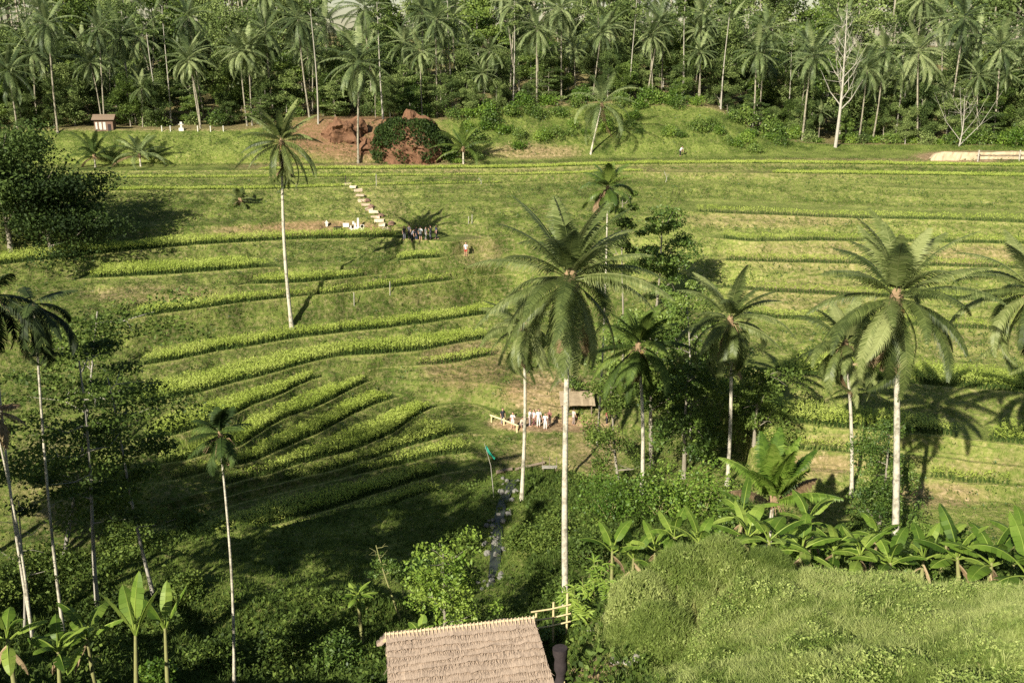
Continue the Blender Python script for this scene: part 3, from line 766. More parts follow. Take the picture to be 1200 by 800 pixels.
P = np.concatenate(pts); Tn = np.concatenate(tints); hs = np.concatenate(hs)
keep = RNG.uniform(size=len(P)) > .04
g = MB(); K_ = P[keep]; hk = hs[keep]; blades(g, K_, 6, hk * .72, .06, RNG, .25, .08, .5, mi=1, curve=False)
for q in range(9): cards(g, K_ + np.stack([RNG.normal(0, .07, len(K_)), RNG.normal(0, .07, len(K_)), hk * RNG.uniform(.55, 1.15, len(K_))], 1), .30, RNG, Tn[keep] + .08 + RNG.normal(0, .12, len(K_)), .30, .17)
print('rice tufts', len(P))
tag(link('rice_plants', g.mesh('rice_plants', [M['rice'], M['stalk']])), 'young green rice standing in rows on the terrace benches', 'rice', kind='stuff')

# ------------------------------------------------------------------ plants
def frond(mb, L, e0, bend, az, ll=.75, nl=46, w=.05, rng=RNG, org=(0, 0, 0), hang=.6, twist=0, tint=.5, mi=0, stem_mi=None, rr=.035, seg2=True):
    """one pinnate palm leaf: an arching midrib with two rows of hanging leaflets"""
    ns = 14
    s = np.linspace(0, 1, ns)
    th = e0 - bend * s ** 1.25
    ds = L / (ns - 1)
    X = np.concatenate([[0], np.cumsum(np.cos(th[:-1]) * ds)]); Z = np.concatenate([[0], np.cumsum(np.sin(th[:-1]) * ds)])
    side = twist * s ** 2 * L * .25
    ca, sa = math.cos(az), math.sin(az)
    P = np.stack([X * ca - side * sa, X * sa + side * ca, Z], 1) + np.array(org)
    tube(mb, P, np.linspace(rr, rr * .25, ns), 3, tint + .15, mi if stem_mi is None else stem_mi, cap=False)
    T = np.gradient(P, axis=0); T /= np.linalg.norm(T, axis=1)[:, None]
    q = np.linspace(.14, 1, nl)
    Pi = np.stack([np.interp(q, s, P[:, c]) for c in range(3)], 1)
    Ti = np.stack([np.interp(q, s, T[:, c]) for c in range(3)], 1)
    up = np.array([0, 0, 1.])
    S = np.cross(Ti, up); S /= np.linalg.norm(S, axis=1)[:, None] + 1e-6
    S = np.where(np.abs(Ti[:, 2:3]) > .97, np.array([[-sa, ca, 0]]), S)
    lp = ll * (np.clip(np.sin(np.pi * (q * .82 + .12)), .2, 1))
    for sg in (-1, 1):
        h = hang * rng.uniform(.6, 1.3, nl)[:, None]
        D1 = Ti * .55 + sg * S * 1.0 - up * h * .35
        D1 /= np.linalg.norm(D1, axis=1)[:, None]
        D2 = Ti * .4 + sg * S * .55 - up * h * 1.3
        D2 /= np.linalg.norm(D2, axis=1)[:, None]
        l = (lp * rng.uniform(.8, 1.15, nl))[:, None]
        W = Ti * w * .5
        A = Pi; B = A + D1 * l * .5; Cc = B + D2 * l * .5
        V = np.stack([A - W, A + W, B + W * .9, B - W * .9, Cc], 1).reshape(-1, 3)
        o = np.arange(nl)[:, None] * 5
        tn = np.repeat(tint + rng.normal(0, .12, nl), 5)
        base = mb.n
        mb.add(V, o + np.array([0, 1, 2, 3]), tn, mi)
        mb.f3.append(base + o + np.array([3, 2, 4])); mb.m3.append(np.full(nl, mi, np.int32))

def trunk_curve(top, h, bow=.3, n=26):
    """points from the foot to the crown, leaning to top (dx, dy)"""
    s = np.linspace(0, 1, n)
    return np.stack([top[0] * s ** 1.1 + bow * np.sin(s * math.pi) * .6, top[1] * s + bow * .2 * np.sin(s * 5), h * s - .25 * (1 - s)], 1)

def palm(label, base, top, L, nfr, r0=.19, group='tall coconut palms in the valley', low=-1.0, droop=1.5, seed=0, mat='palm', trunk='trunk',
         nuts=8, ll=.78, nl=72, w=.065, bow=.3, name='coconut_palm', old=2, hi=1.45, twist=.7, cat='palm tree', split=True, hang=.6):
    rng = np.random.default_rng(seed + 100)
    t = thing(name, label, cat, base, group=group)
    dx, dy, h = top
    C = trunk_curve((dx, dy), h, bow)
    s = np.linspace(0, 1, len(C))
    rad = r0 * (1.0 - .38 * s) + r0 * .55 * np.exp(-s * 22)
    rad = rad * (1 + .03 * rng.normal(size=len(C)))
    tb = MB(); tube(tb, C, rad, 10); link('trunk', tb.mesh('trunk', M[trunk], True), t)
    c = np.array([dx, dy, h])
    gold = 2.39996
    for k in range(nfr):
        f = k / max(1, nfr - 1)
        e0 = hi + (low - hi) * f ** 1.05 + rng.normal(0, .12)
        az = k * gold + rng.normal(0, .15)
        isold = k >= nfr - old
        Lk = L * (rng.uniform(.85, 1.08)) * (.7 if f < .06 else .9 if f < .3 else 1) * (.85 if isold else 1)
        fb = MB()
        frond(fb, Lk, e0, droop * (.42 + .66 * min(1, f * 1.5)) * rng.uniform(.7, 1.3), az, ll * rng.uniform(.9, 1.1), nl, w, rng, (0, 0, 0),
              hang * (.45 + 1.2 * f), rng.normal(0, twist), .5 + .12 * rng.normal())
        link('frond', fb.mesh('frond', M['palm_dry'] if isold else M[mat]), t, c + np.array([math.cos(az) * r0 * .5, math.sin(az) * r0 * .5, .35 - .5 * f]))
    fb = MB()
    blob(fb, c + np.array([0, 0, .05]), r0 * 1.7, seed, 9, 7, .3, .5, 0, (1, 1, 1.9))
    for k in range(9):
        az = rng.uniform(0, 6.28); q = c + np.array([math.cos(az) * r0, math.sin(az) * r0, -.1])
        d = np.array([math.cos(az), math.sin(az), -.3])
        tube(fb, [q, q + d * .35 + [0, 0, .15], q + d * .75 + [0, 0, -.25]], [.035, .03, .01], 4, rng.uniform())
    link('crown_fibre', fb.mesh('crown_fibre', M['fibre'], False), t)
    for k in range(nuts):
        az = rng.uniform(0, 6.28); rr = r0 * rng.uniform(1.3, 2.1)
        nb = MB(); blob(nb, (0, 0, 0), rng.uniform(.10, .14), k, 8, 6, .08, rng.uniform(), 0, (1, 1, 1.2))
        link('coconut', nb.mesh('coconut', M['coconut'], True), t, c + np.array([math.cos(az) * rr, math.sin(az) * rr, rng.uniform(-.75, -.25)]))
    return t

def hero(label, cpx, cpy, bpx, bpy_, d=None, L=4.5, nfr=26, **k):
    base = stand(bpx, d) if d else base_at(bpx, bpy_)
    h = height_to(base, cpy)
    q = at(cpx, cpy, base.y)
    return palm(label, base, (q.x - base.x, 0.0, h), L, nfr, **k)

G_SLOPE = 'coconut palms standing on the valley sides'
hero('tallest central coconut palm, pale straight trunk rising beside the thatched roof', 668, 330, 663, 735, 48, L=5.4, nfr=46, seed=1, low=-1.2, droop=1.35, ll=.95, nuts=12, group=G_SLOPE, bow=-.25)
hero('large coconut palm on the right with a heavy skirt of drooping fronds', 1050, 352, 1048, 628, 52, L=5.5, nfr=48, seed=2, low=-1.35, droop=1.4, ll=.95, r0=.22, nuts=12, group=G_SLOPE, bow=.1, old=5)
hero('mid sized coconut palm between the central and large right palms, upright plume of fronds', 855, 378, 852, 553, 66, L=4.9, nfr=34, seed=3, low=-.9, droop=1.7, r0=.15, group=G_SLOPE, nuts=7)
hero('coconut palm at the right edge of the slope with fronds reaching in from the side', 1212, 345, 1215, 640, 54, L=5.2, nfr=38, seed=4, low=-1.2, group=G_SLOPE)
hero('thin coconut palm half hidden behind the left fronds of the large right palm', 990, 405, 998, 572, 64, L=4.2, nfr=28, seed=5, low=-1.1, r0=.14, group=G_SLOPE, nuts=4)
hero('coconut palm with a shaded crown and pale trunk foot, right of the central palm', 748, 408, 752, 585, 64, L=3.9, nfr=30, seed=6, low=-1.2, r0=.15, group=G_SLOPE, mat='tree', nuts=4)
hero('slim coconut palm close left of the central palm, crown caught behind its fronds', 614, 385, 611, 612, 72, L=4.3, nfr=28, seed=7, low=-1.2, r0=.16, group=G_SLOPE, nuts=4)
hero('lone coconut palm on the terraces with hanging grey fronds and slender curved trunk', 330, 168, 342, 383, None, L=5.2, nfr=40, seed=8, low=-1.45, droop=1.35, r0=.2, group=G_SLOPE, nuts=6, bow=-.5, w=.07, hang=1.1)
hero('narrow palm with yellow green fronds rising behind the central crown', 712, 222, 700, 470, 84, L=3.0, nfr=18, seed=9, low=-.5, droop=1.6, r0=.1, mat='palm_young', group=None, nuts=0, name='areca_palm', old=1)
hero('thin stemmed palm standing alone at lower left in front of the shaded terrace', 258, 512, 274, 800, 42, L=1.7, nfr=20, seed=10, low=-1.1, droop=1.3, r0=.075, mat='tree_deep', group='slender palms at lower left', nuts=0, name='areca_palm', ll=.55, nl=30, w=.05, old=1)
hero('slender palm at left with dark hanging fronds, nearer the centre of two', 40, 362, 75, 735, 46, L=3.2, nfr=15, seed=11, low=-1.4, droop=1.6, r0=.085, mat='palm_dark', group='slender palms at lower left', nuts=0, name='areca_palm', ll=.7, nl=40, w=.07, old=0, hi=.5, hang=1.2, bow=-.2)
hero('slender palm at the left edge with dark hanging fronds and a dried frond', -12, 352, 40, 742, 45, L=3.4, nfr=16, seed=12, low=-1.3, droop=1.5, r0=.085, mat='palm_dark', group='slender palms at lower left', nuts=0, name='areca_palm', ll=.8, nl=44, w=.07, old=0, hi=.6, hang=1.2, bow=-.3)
hero('slender palm reaching in from the left edge with its brown dried crown', -6, 486, 38, 745, 43, L=1.9, nfr=8, seed=13, low=-1.3, droop=.9, r0=.07, mat='palm_dry', group='slender palms at lower left', nuts=0, name='areca_palm', ll=.6, nl=36, w=.06, old=0, hi=.2, hang=1.0)

# young palms without a trunk to speak of
def young(label, bpx, bpy_, h, L, nfr, seed, mat='palm_young', d=None, low=.2, droop=1.5, dx=0, group='young palms on the banks', ll=.6):
    base = stand(bpx, d) if d else base_at(bpx, bpy_)
    return palm(label, base, (dx, 0, h), L, nfr, r0=.16, seed=seed, mat=mat, low=low, droop=droop, nuts=0, nl=36, w=.09, bow=0, name='young_palm', old=1, group=group, ll=ll)
young('young yellow green palm on the upper bank right of the shaded mound', 543, 192, 2.2, 5.4, 20, 21, ll=.8)
young('low palm leaning on the far bank left of the crouching farmer', 692, 180, 7.6, 7.4, 24, 22, 'palm_far', dx=1.6, low=-.6, droop=1.9, ll=1.0)
young('dark young palm below the small house on the upper left bank', 112, 196, 1.6, 5.2, 18, 23, 'tree_deep', low=.0, ll=.8)
young('pale young palm on the grass bank right of the small house', 165, 195, 1.6, 5.0, 18, 24, 'palm_far', low=.1, ll=.8)
_b = stand(900, 50)
palm('big upright young palm rising from the bananas below the right palms', _b, (0, 0, height_to(_b, 588)), 3.9, 14, r0=.16, seed=25, mat='banana', low=.75, droop=.8, nuts=0, nl=76, w=.10, bow=0, name='young_palm', old=2, group='young palms on the banks', ll=.85, hi=1.5)
young('small spiky palm on the upper bank beside the lone palm crown', 282, 240, .5, 2.4, 12, 26, 'palm', low=.0)

def cluster_pts(rng, n, r, sc=(1, 1, .7), shell=.55):
    D = rng.normal(size=(n, 3)); D /= np.linalg.norm(D, axis=1)[:, None]
    k = (shell + (1 - shell) * rng.uniform(size=n)) 
    return D * (k * r)[:, None] * np.array(sc)

def tree_parts(t, h, cr, seed, mat='tree', bark='bark', nlimb=6, ncl=26, nleaf=150, leaf=.28, crown_lo=.45, flat=.6, r0=.18, lean=(0, 0), clr=None, layered=False, droop=0, up=.45):
    rng = np.random.default_rng(seed + 500)
    tb = MB(); lb = MB(); fb = MB()
    top = np.array([lean[0], lean[1], h * .88])
    s = np.linspace(0, 1, 9)
    C = np.stack([lean[0] * s + .12 * np.sin(s * 5 + seed) * h * .06, lean[1] * s + .1 * np.cos(s * 4 + seed) * h * .05, s * h * .88 - .2], 1)
    tube(tb, C, r0 * (1 - .75 * s) + .01 + r0 * .4 * np.exp(-s * 15), 7)
    link('trunk', tb.mesh('trunk', M[bark], True), t)
    ends = []
    for k in range(nlimb):
        f = crown_lo + (1 - crown_lo) * (k + .5) / nlimb
        p0 = np.array([np.interp(f, s, C[:, c]) for c in range(3)])
        az = k * 2.4 + rng.normal(0, .3); e = rng.uniform(.15, .75) * (1.2 if not layered else .35)
        rr = cr * rng.uniform(.65, 1.0) * (1.1 - .45 * f)
        d = np.array([math.cos(az) * math.cos(e), math.sin(az) * math.cos(e), math.sin(e)])
        p1 = p0 + d * rr * .5 + rng.normal(0, .05, 3) * cr; p2 = p0 + d * rr + np.array([0, 0, .08 * cr])
        tube(lb, [p0, p1, p2], [r0 * .42 * (1.1 - .6 * f), r0 * .22, r0 * .07], 5, cap=False)
        ends.append(p2); ends.append(p1 * .4 + p2 * .6)
        for _ in range(2):
            q = p1 + rng.normal(0, .3, 3) * cr * np.array([1, 1, .5 if not layered else .2])
            tube(lb, [p1, (p1 + q) / 2 + [0, 0, .05 * cr], q], [r0 * .18, r0 * .12, r0 * .05], 4, cap=False)
            ends.append(q)
    link('limbs', lb.mesh('limbs', M[bark], True), t)
    ends = np.array(ends)
    clr = clr or cr * .34
    for k in range(ncl):
        e = ends[k % len(ends)] + rng.normal(0, .22 * cr, 3) * np.array([1, 1, flat * .6])
        if not layered: e[2] = min(e[2], h * 1.0)
        r = clr * rng.uniform(.6, 1.2)
        P = cluster_pts(rng, nleaf, r, (1, 1, flat if not layered else .22), .45) + e
        P = P[P[:, 2] > .1]
        cards(fb, P, leaf, rng, .5 + rng.normal(0, .16) + rng.normal(0, .12, len(P)), up, .55, 0, droop)
    link('crown', fb.mesh('crown', M[mat]), t)

def tree(label, base, h, cr, seed, group=None, name='broadleaf_tree', cat='tree', scale=None, **k):
    t = thing(name, label, cat, base, 0, group, scale)
    tree_parts(t, h, cr, seed, **k)
    return t

def bush(label, base, r, h, seed, mat='shrub', group=None, nleaf=900, leaf=.22, name='leafy_bush', lobes=7, up=.35):
    rng = np.random.default_rng(seed + 900)
    t = thing(name, label, 'bush', base, 0, group)
    bush_parts(t, r, h, rng, mat, nleaf, leaf, lobes, up)
    return t
def bush_parts(t, r, h, rng, mat, nleaf, leaf, lobes, up=.35):
    fb = MB(); sb = MB()
    for k in range(lobes):
        a = k * 2.4; q = r * .55 * math.sqrt(k / lobes)
        c = np.array([math.cos(a) * q, math.sin(a) * q, h * rng.uniform(.32, .66) * (1.1 - .4 * k / lobes)])
        tube(sb, [(0, 0, -.1), c * [.5, .5, .6], c], [.05, .035, .02], 5, cap=False)
        rr = r * rng.uniform(.4, .6)
        P = cluster_pts(rng, nleaf // lobes, rr, (1, 1, min(1.2, h * .55 / rr)), .5) + c
        P = P[P[:, 2] > .03]
        cards(fb, P, leaf, rng, .5 + rng.normal(0, .15) + rng.normal(0, .14, len(P)), up, .6)
    link('stems', sb.mesh('stems', M['stem']), t)
    link('foliage', fb.mesh('foliage', M[mat]), t)

def leaf_blade(mb, L, W, e0, bend, az, rng, org=(0, 0, 0), tint=.5, mi=0, tears=True, fold=.25, petiole=.25):
    """one big paddle leaf (banana) with a midrib, a V fold and torn edges"""
    ns = 13; s = np.linspace(0, 1, ns); th = e0 - bend * s ** 1.4; ds = L / (ns - 1)
    X = np.concatenate([[0], np.cumsum(np.cos(th[:-1]) * ds)]); Z = np.concatenate([[0], np.cumsum(np.sin(th[:-1]) * ds)])
    ca, sa = math.cos(az), math.sin(az)
    P = np.stack([X * ca, X * sa, Z], 1) + np.array(org)
    tube(mb, P, np.linspace(.045, .01, ns), 4, .9, mi, cap=False)
    Sd = np.array([-sa, ca, 0]); N = np.stack([-np.sin(th) * ca, -np.sin(th) * sa, np.cos(th)], 1)
    q = np.clip((s - petiole) / (1 - petiole), 0, 1)
    wd = W * .5 * np.clip(np.sin(np.pi * np.clip(q, 0, 1) ** .75), 0, 1) ** .55
    for sg in (-1, 1):
        tn = tint + rng.normal(0, .05)
        dr = fold * rng.uniform(.3, 1.6)
        for a in range(ns - 1):
            if wd[a] < .01 and wd[a + 1] < .01: continue
            gap = .012 + (.10 * ds if (tears and rng.uniform() < .6) else 0) * rng.uniform(.5, 2.2)
            dd = dr * rng.uniform(.7, 1.5) if tears else dr
            def e(k, o): return P[k] + Sd * sg * wd[k] + N[k] * (-dd * wd[k]) + (P[min(k + 1, ns - 1)] - P[k - 1 if k == ns - 1 else k]) * o
            V = [P[a] + N[a] * .01, P[a + 1] + N[a + 1] * .01, e(a + 1, -gap), e(a, gap)]
            mb.add(V, [[0, 1, 2, 3]], tn + rng.normal(0, .04), mi)

def banana_parts(t, h, rng, nl=8, L=2.1, W=.55, dry=3, lo=.2, hi=1.35, bend=1.2, mat='banana'):
    sb = MB(); lean = rng.normal(0, .06, 2) * h
    s = np.linspace(0, 1, 8)
    C = np.stack([lean[0] * s, lean[1] * s, h * s - .1], 1)
    tube(sb, C, .13 * (1 - .5 * s), 8); link('stem', sb.mesh('stem', M['stem'], True), t)
    a0 = rng.uniform(0, 6)
    for k in range(nl):
        f = k / nl
        lb = MB()
        leaf_blade(lb, L * rng.uniform(.8, 1.15), W * rng.uniform(.85, 1.15), hi + (lo - hi) * f + rng.normal(0, .1), bend * rng.uniform(.5, 1.3), a0 + k * 2.4, rng, tint=.5 + rng.normal(0, .12))
        link('leaf', lb.mesh('leaf', M[mat]), t, C[-1] - np.array([0, 0, .25 * f]))
    for k in range(dry):
        lb = MB()
        leaf_blade(lb, L * .75, W * .35, -.7, .9, rng.uniform(0, 6.28), rng, tint=.5 + rng.normal(0, .2), fold=1.0, petiole=.1)
        link('dry_leaf', lb.mesh('dry_leaf', M['palm_dry']), t, C[-1] - np.array([0, 0, .3 + .2 * k]))
def banana(label, base, h, seed, group='banana plants', **k):
    t = thing('banana_plant', label, 'banana plant', base, 0, group)
    banana_parts(t, h, np.random.default_rng(seed + 300), **k)
    return t

# ------------------------------------------------------------------ trees and bushes of the valley
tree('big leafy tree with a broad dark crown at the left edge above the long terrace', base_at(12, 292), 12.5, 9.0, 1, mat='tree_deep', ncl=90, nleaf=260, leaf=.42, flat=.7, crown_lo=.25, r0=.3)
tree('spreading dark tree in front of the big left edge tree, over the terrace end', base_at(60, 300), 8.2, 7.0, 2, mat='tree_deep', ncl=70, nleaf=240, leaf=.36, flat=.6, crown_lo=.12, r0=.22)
GA = 'thin open trees at lower left'
def at_tree(label, bpx, d, cpy, cr, seed, cpx=None, **k):
    b = stand(bpx, d); h = height_to(b, cpy)
    lean = (0, 0)
    if cpx is not None: lean = (at(cpx, cpy, d).x - b.x, 0)
    return tree(label, b, h, cr, seed, lean=lean, **k)
at_tree('thin forked tree leaning left with flat layers of small leaves, left of centre', 182, 52, 400, 3.0, 3, 118, group=GA, layered=True, ncl=46, nleaf=130, leaf=.25, crown_lo=.3, r0=.10, bark='bark_pale', nlimb=7, up=.6)
at_tree('thin pale tree with open layered crown between the slender left palms', 118, 48, 372, 3.4, 4, 85, group=GA, layered=True, ncl=46, nleaf=130, leaf=.24, crown_lo=.35, r0=.12, bark='bark_pale', nlimb=7, up=.6)
at_tree('feathery tree with wide flat branches above the left terraces', 70, 62, 312, 6.4, 5, 110, group=GA, layered=True, ncl=80, nleaf=170, leaf=.29, crown_lo=.3, r0=.15, bark='bark_pale', nlimb=9, up=.6)
at_tree('bare branched small tree standing low in the left undergrowth', 28, 46, 560, 1.8, 6, 20, group=GA, layered=True, ncl=10, nleaf=80, leaf=.15, crown_lo=.4, r0=.07, bark='bark_pale', nlimb=6)
# middle clump behind the central palm
at_tree('dark round topped tree directly behind the right fronds of the central palm', 765, 76, 352, 4.0, 10, 762, mat='shrub', ncl=70, nleaf=170, leaf=.30, crown_lo=.35, r0=.2)
at_tree('grey stemmed tree with pale open branches left of the mid sized palm', 812, 74, 316, 3.0, 11, 806, mat='shrub', ncl=44, nleaf=130, leaf=.24, crown_lo=.3, bark='bark_pale', r0=.12, nlimb=9)
at_tree('leafy tree top standing alone on the upper slope right of the narrow palm', 768, 96, 240, 3.6, 12, 778, mat='shrub', ncl=50, nleaf=150, leaf=.30, crown_lo=.25, flat=.45, r0=.14)
at_tree('small dark tree top beside the narrow yellow green palm', 728, 92, 200, 2.0, 13, 732, ncl=24, nleaf=150, leaf=.28, crown_lo=.6, r0=.12)
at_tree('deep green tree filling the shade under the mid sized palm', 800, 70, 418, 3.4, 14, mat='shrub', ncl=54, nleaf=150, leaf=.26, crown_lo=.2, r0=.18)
at_tree('dark tree low between the central palm and the shaded palm trunk', 728, 72, 420, 3.0, 15, 715, ncl=46, nleaf=150, leaf=.22, crown_lo=.25, r0=.14)
at_tree('shadowy tree right of the mid sized palm trunk', 884, 70, 432, 3.2, 16, ncl=44, nleaf=140, leaf=.24, crown_lo=.2, r0=.14)
at_tree('leafy sapling behind the tourists on the earth ledge', 668, 93, 436, 1.5, 17, mat='shrub', ncl=12, nleaf=100, leaf=.2, crown_lo=.4, r0=.06, bark='bark_pale')
at_tree('tall bush like tree covered in climbers beside the large right palm trunk', 1028, 57, 486, 2.0, 18, mat='shrub', ncl=70, nleaf=170, leaf=.17, crown_lo=.05, r0=.12, nlimb=9, flat=1.1)
at_tree('bright leaved tree just above the thatched roof', 520, 46, 628, 2.2, 19, 520, mat='tree_bright', ncl=46, nleaf=80, leaf=.21, crown_lo=.2, r0=.09, nlimb=9, flat=.8)
at_tree('arching bare stemmed shrub left of the bright leaved tree', 470, 50, 622, 1.1, 20, 440, mat='shrub', ncl=8, nleaf=60, leaf=.15, crown_lo=.6, r0=.07, bark='stem')
# trees outside the frame on the left; they shade the valley bottom
SHADE = []
for tx, ty, s_, cr in [(150, 590, 22, 4.4), (210, 560, 30, 4.2), (120, 560, 20, 4.0), (270, 590, 34, 4.0), (330, 566, 40, 3.8), (395, 556, 44, 3.8), (450, 575, 48, 4.4), (510, 548, 52, 4.4), (560, 585, 54, 4.4), (400, 620, 44, 3.8), (500, 620, 50, 3.4)]:
    p = ground(tx, ty) - LDIR * s_; cr *= .92; SHADE.append((p.x, p.y, p.z - H(p.x, p.y) + cr * .35, cr))
for i, (x, y, h, cr) in enumerate(SHADE):
    tree('tall dense tree on the left shoulder of the valley', Vector((x, y, H(x, y) - .1)), h, cr, 40 + i, group='dense trees on the left shoulder of the valley', ncl=40, nleaf=120, leaf=.5, crown_lo=max(.3, 1 - cr * 1.1 / h), r0=.3)

GB = 'bushes on the near valley side'
def mk_bush(label, px, py_, r, h, seed, mat='shrub', d=None, **k):
    b = stand(px, d) if d else base_at(px, py_)
    return bush(label, b, r, h, seed, mat, **k)
for i, (px, d, r, h, mat, lab) in enumerate([  # sunny bushes take the brighter leaf material: sunlight put into their colour
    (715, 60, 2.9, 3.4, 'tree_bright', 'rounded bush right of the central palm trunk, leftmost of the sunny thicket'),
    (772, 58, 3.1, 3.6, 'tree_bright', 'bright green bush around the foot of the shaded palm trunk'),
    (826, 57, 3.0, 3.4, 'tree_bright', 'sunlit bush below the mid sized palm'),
    (690, 54, 2.2, 2.2, 'tree', 'dark bush in the hollow beside the central palm'),
    (872, 54, 2.2, 2.6, 'shrub', 'bush left of the big upright young palm'),
    (960, 54, 2.0, 2.4, 'shrub', 'bush between the young palm and the thin palm trunk'),
    (1005, 55, 2.0, 2.8, 'tree', 'dark green bush at the foot of the thin palm trunk'),
    (1075, 55, 1.8, 3.0, 'shrub', 'leafy bush right of the large palm trunk foot'),
    (610, 62, 1.6, 1.8, 'tree', 'dark bush by the stream in the valley bottom'),
    (645, 60, 2.0, 2.0, 'tree', 'dark bush between the stream and the central palm trunk'),
    (540, 64, 1.8, 2.0, 'tree', 'shaded bush left of the stream'),
    (455, 58, 1.5, 1.4, 'shrub', 'half lit bush in the middle of the shaded slope'),
    (215, 52, 1.7, 1.5, 'tree', 'dark bush behind the lower left banana leaves'),
    (150, 60, 2.4, 2.4, 'tree', 'dark bush among the thin trees at left'),
    (60, 55, 2.6, 2.2, 'tree', 'dark bush at the foot of the slender left palms'),
    (-10, 50, 2.6, 2.4, 'tree', 'dark bush at the lower left edge'),
    (120, 48, 2.0, 1.6, 'tree', 'bush below the thin forked tree'),
    (128, 31.5, 1.3, 1.5, 'shrub', 'weedy bush in front of the lower left banana stems, left of two'),
    (175, 32.5, 1.2, 1.4, 'tree', 'weedy bush in front of the lower left banana stems, right of two'),
    (60, 31, 1.3, 1.3, 'tree', 'shaded bush in the lower left corner'),
    (340, 46, 2.2, 1.8, 'tree', 'leafy bush in the shade near the bottom edge'),
    (400, 44, 1.9, 1.6, 'shrub', 'bush left of the thatched roof'),
    (250, 44, 1.8, 1.3, 'tree', 'low bush around the stem of the thin palm'),
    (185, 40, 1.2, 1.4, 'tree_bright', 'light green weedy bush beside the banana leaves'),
    (430, 36, 1.2, 1.3, 'tree', 'dark bush against the left end of the thatched roof'),
    (500, 58, 2.1, 1.8, 'shrub', 'bush on the slope behind the bright leaved tree'),
    (660, 51, 1.4, 1.5, 'tree', 'bush behind the foot of the central palm'),
    (1120, 47, 2.0, 2.6, 'shrub', 'bush behind the right banana leaves'),
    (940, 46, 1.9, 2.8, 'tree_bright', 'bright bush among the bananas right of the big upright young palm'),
    (985, 43, 1.5, 2.2, 'tree', 'dark bush breaking the row of banana plants'),
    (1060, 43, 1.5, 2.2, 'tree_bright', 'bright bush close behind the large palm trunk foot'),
    (1150, 42, 1.6, 2.2, 'tree', 'dark bush between the right edge banana plants'),
    (800, 48, 1.9, 2.8, 'tree', 'dark bush behind the top left of the hillock'),
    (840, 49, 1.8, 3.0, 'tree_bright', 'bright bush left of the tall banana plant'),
    (1000, 47, 1.7, 1.8, 'shrub', 'bush in the banana thicket behind the hillock'),
    (890, 47, 1.5, 1.6, 'shrub', 'bush at the left end of the banana thicket')]):
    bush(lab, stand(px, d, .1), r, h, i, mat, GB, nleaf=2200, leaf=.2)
# tufted mounds of creeper on the steep left flank of the hillock
for i, (px, d, r, h, lab) in enumerate([
    (752, 32.0, 1.35, 1.7, 'tall tufted mound of creeper at the left end of the hillock'),
    (800, 33.2, 1.4, 1.7, 'tufted creeper mound at the top left of the hillock'),
    (775, 30.2, 1.2, 1.2, 'grassy mound overhanging the path'),
    (845, 33.5, 1.2, 1.2, 'small tufted mound on the hillock crest'),
    (735, 31, .8, .8, 'lowest tufted mound beside the shaded path'),
    (900, 33, .9, .6, 'low tufted mound under the dried banana leaves')]):
    t = thing('creeper_mound', lab, 'bush', stand(px, d, .1), 0, 'tufted creeper mounds on the hillock')
    rng = np.random.default_rng(i + 40)
    D = rng.normal(size=(5200, 3)); D[:, 2] = np.abs(D[:, 2]); D /= np.linalg.norm(D, axis=1)[:, None]
    lump = 1 + .16 * fbm(D[:, 0] * 2.5 + i * 5, D[:, 1] * 2.5 + D[:, 2] * 2, i, 3)
    P = D * lump[:, None] * np.array([r, r, h]) * rng.uniform(.93, 1.0, len(D))[:, None]
    mb = MB(); cards(mb, P, .12, rng, .6 + .6 * (lump - 1) * 3 + rng.normal(0, .12, len(P)), .3, .5)
    q = rng.choice(len(P), 1600, False); blades(mb, P[q] - [0, 0, .04], 3, .26, .018, rng, .9, .04, .6)
    link('leafy_cover', mb.mesh('leafy_cover', M['grass']), t)
    mb = MB(); blob(mb, (0, 0, 0), .86, i, 16, 10, .15, .3, 0, (r, r, h)); link('earth_core', mb.mesh('earth_core', M['ground'], True), t)

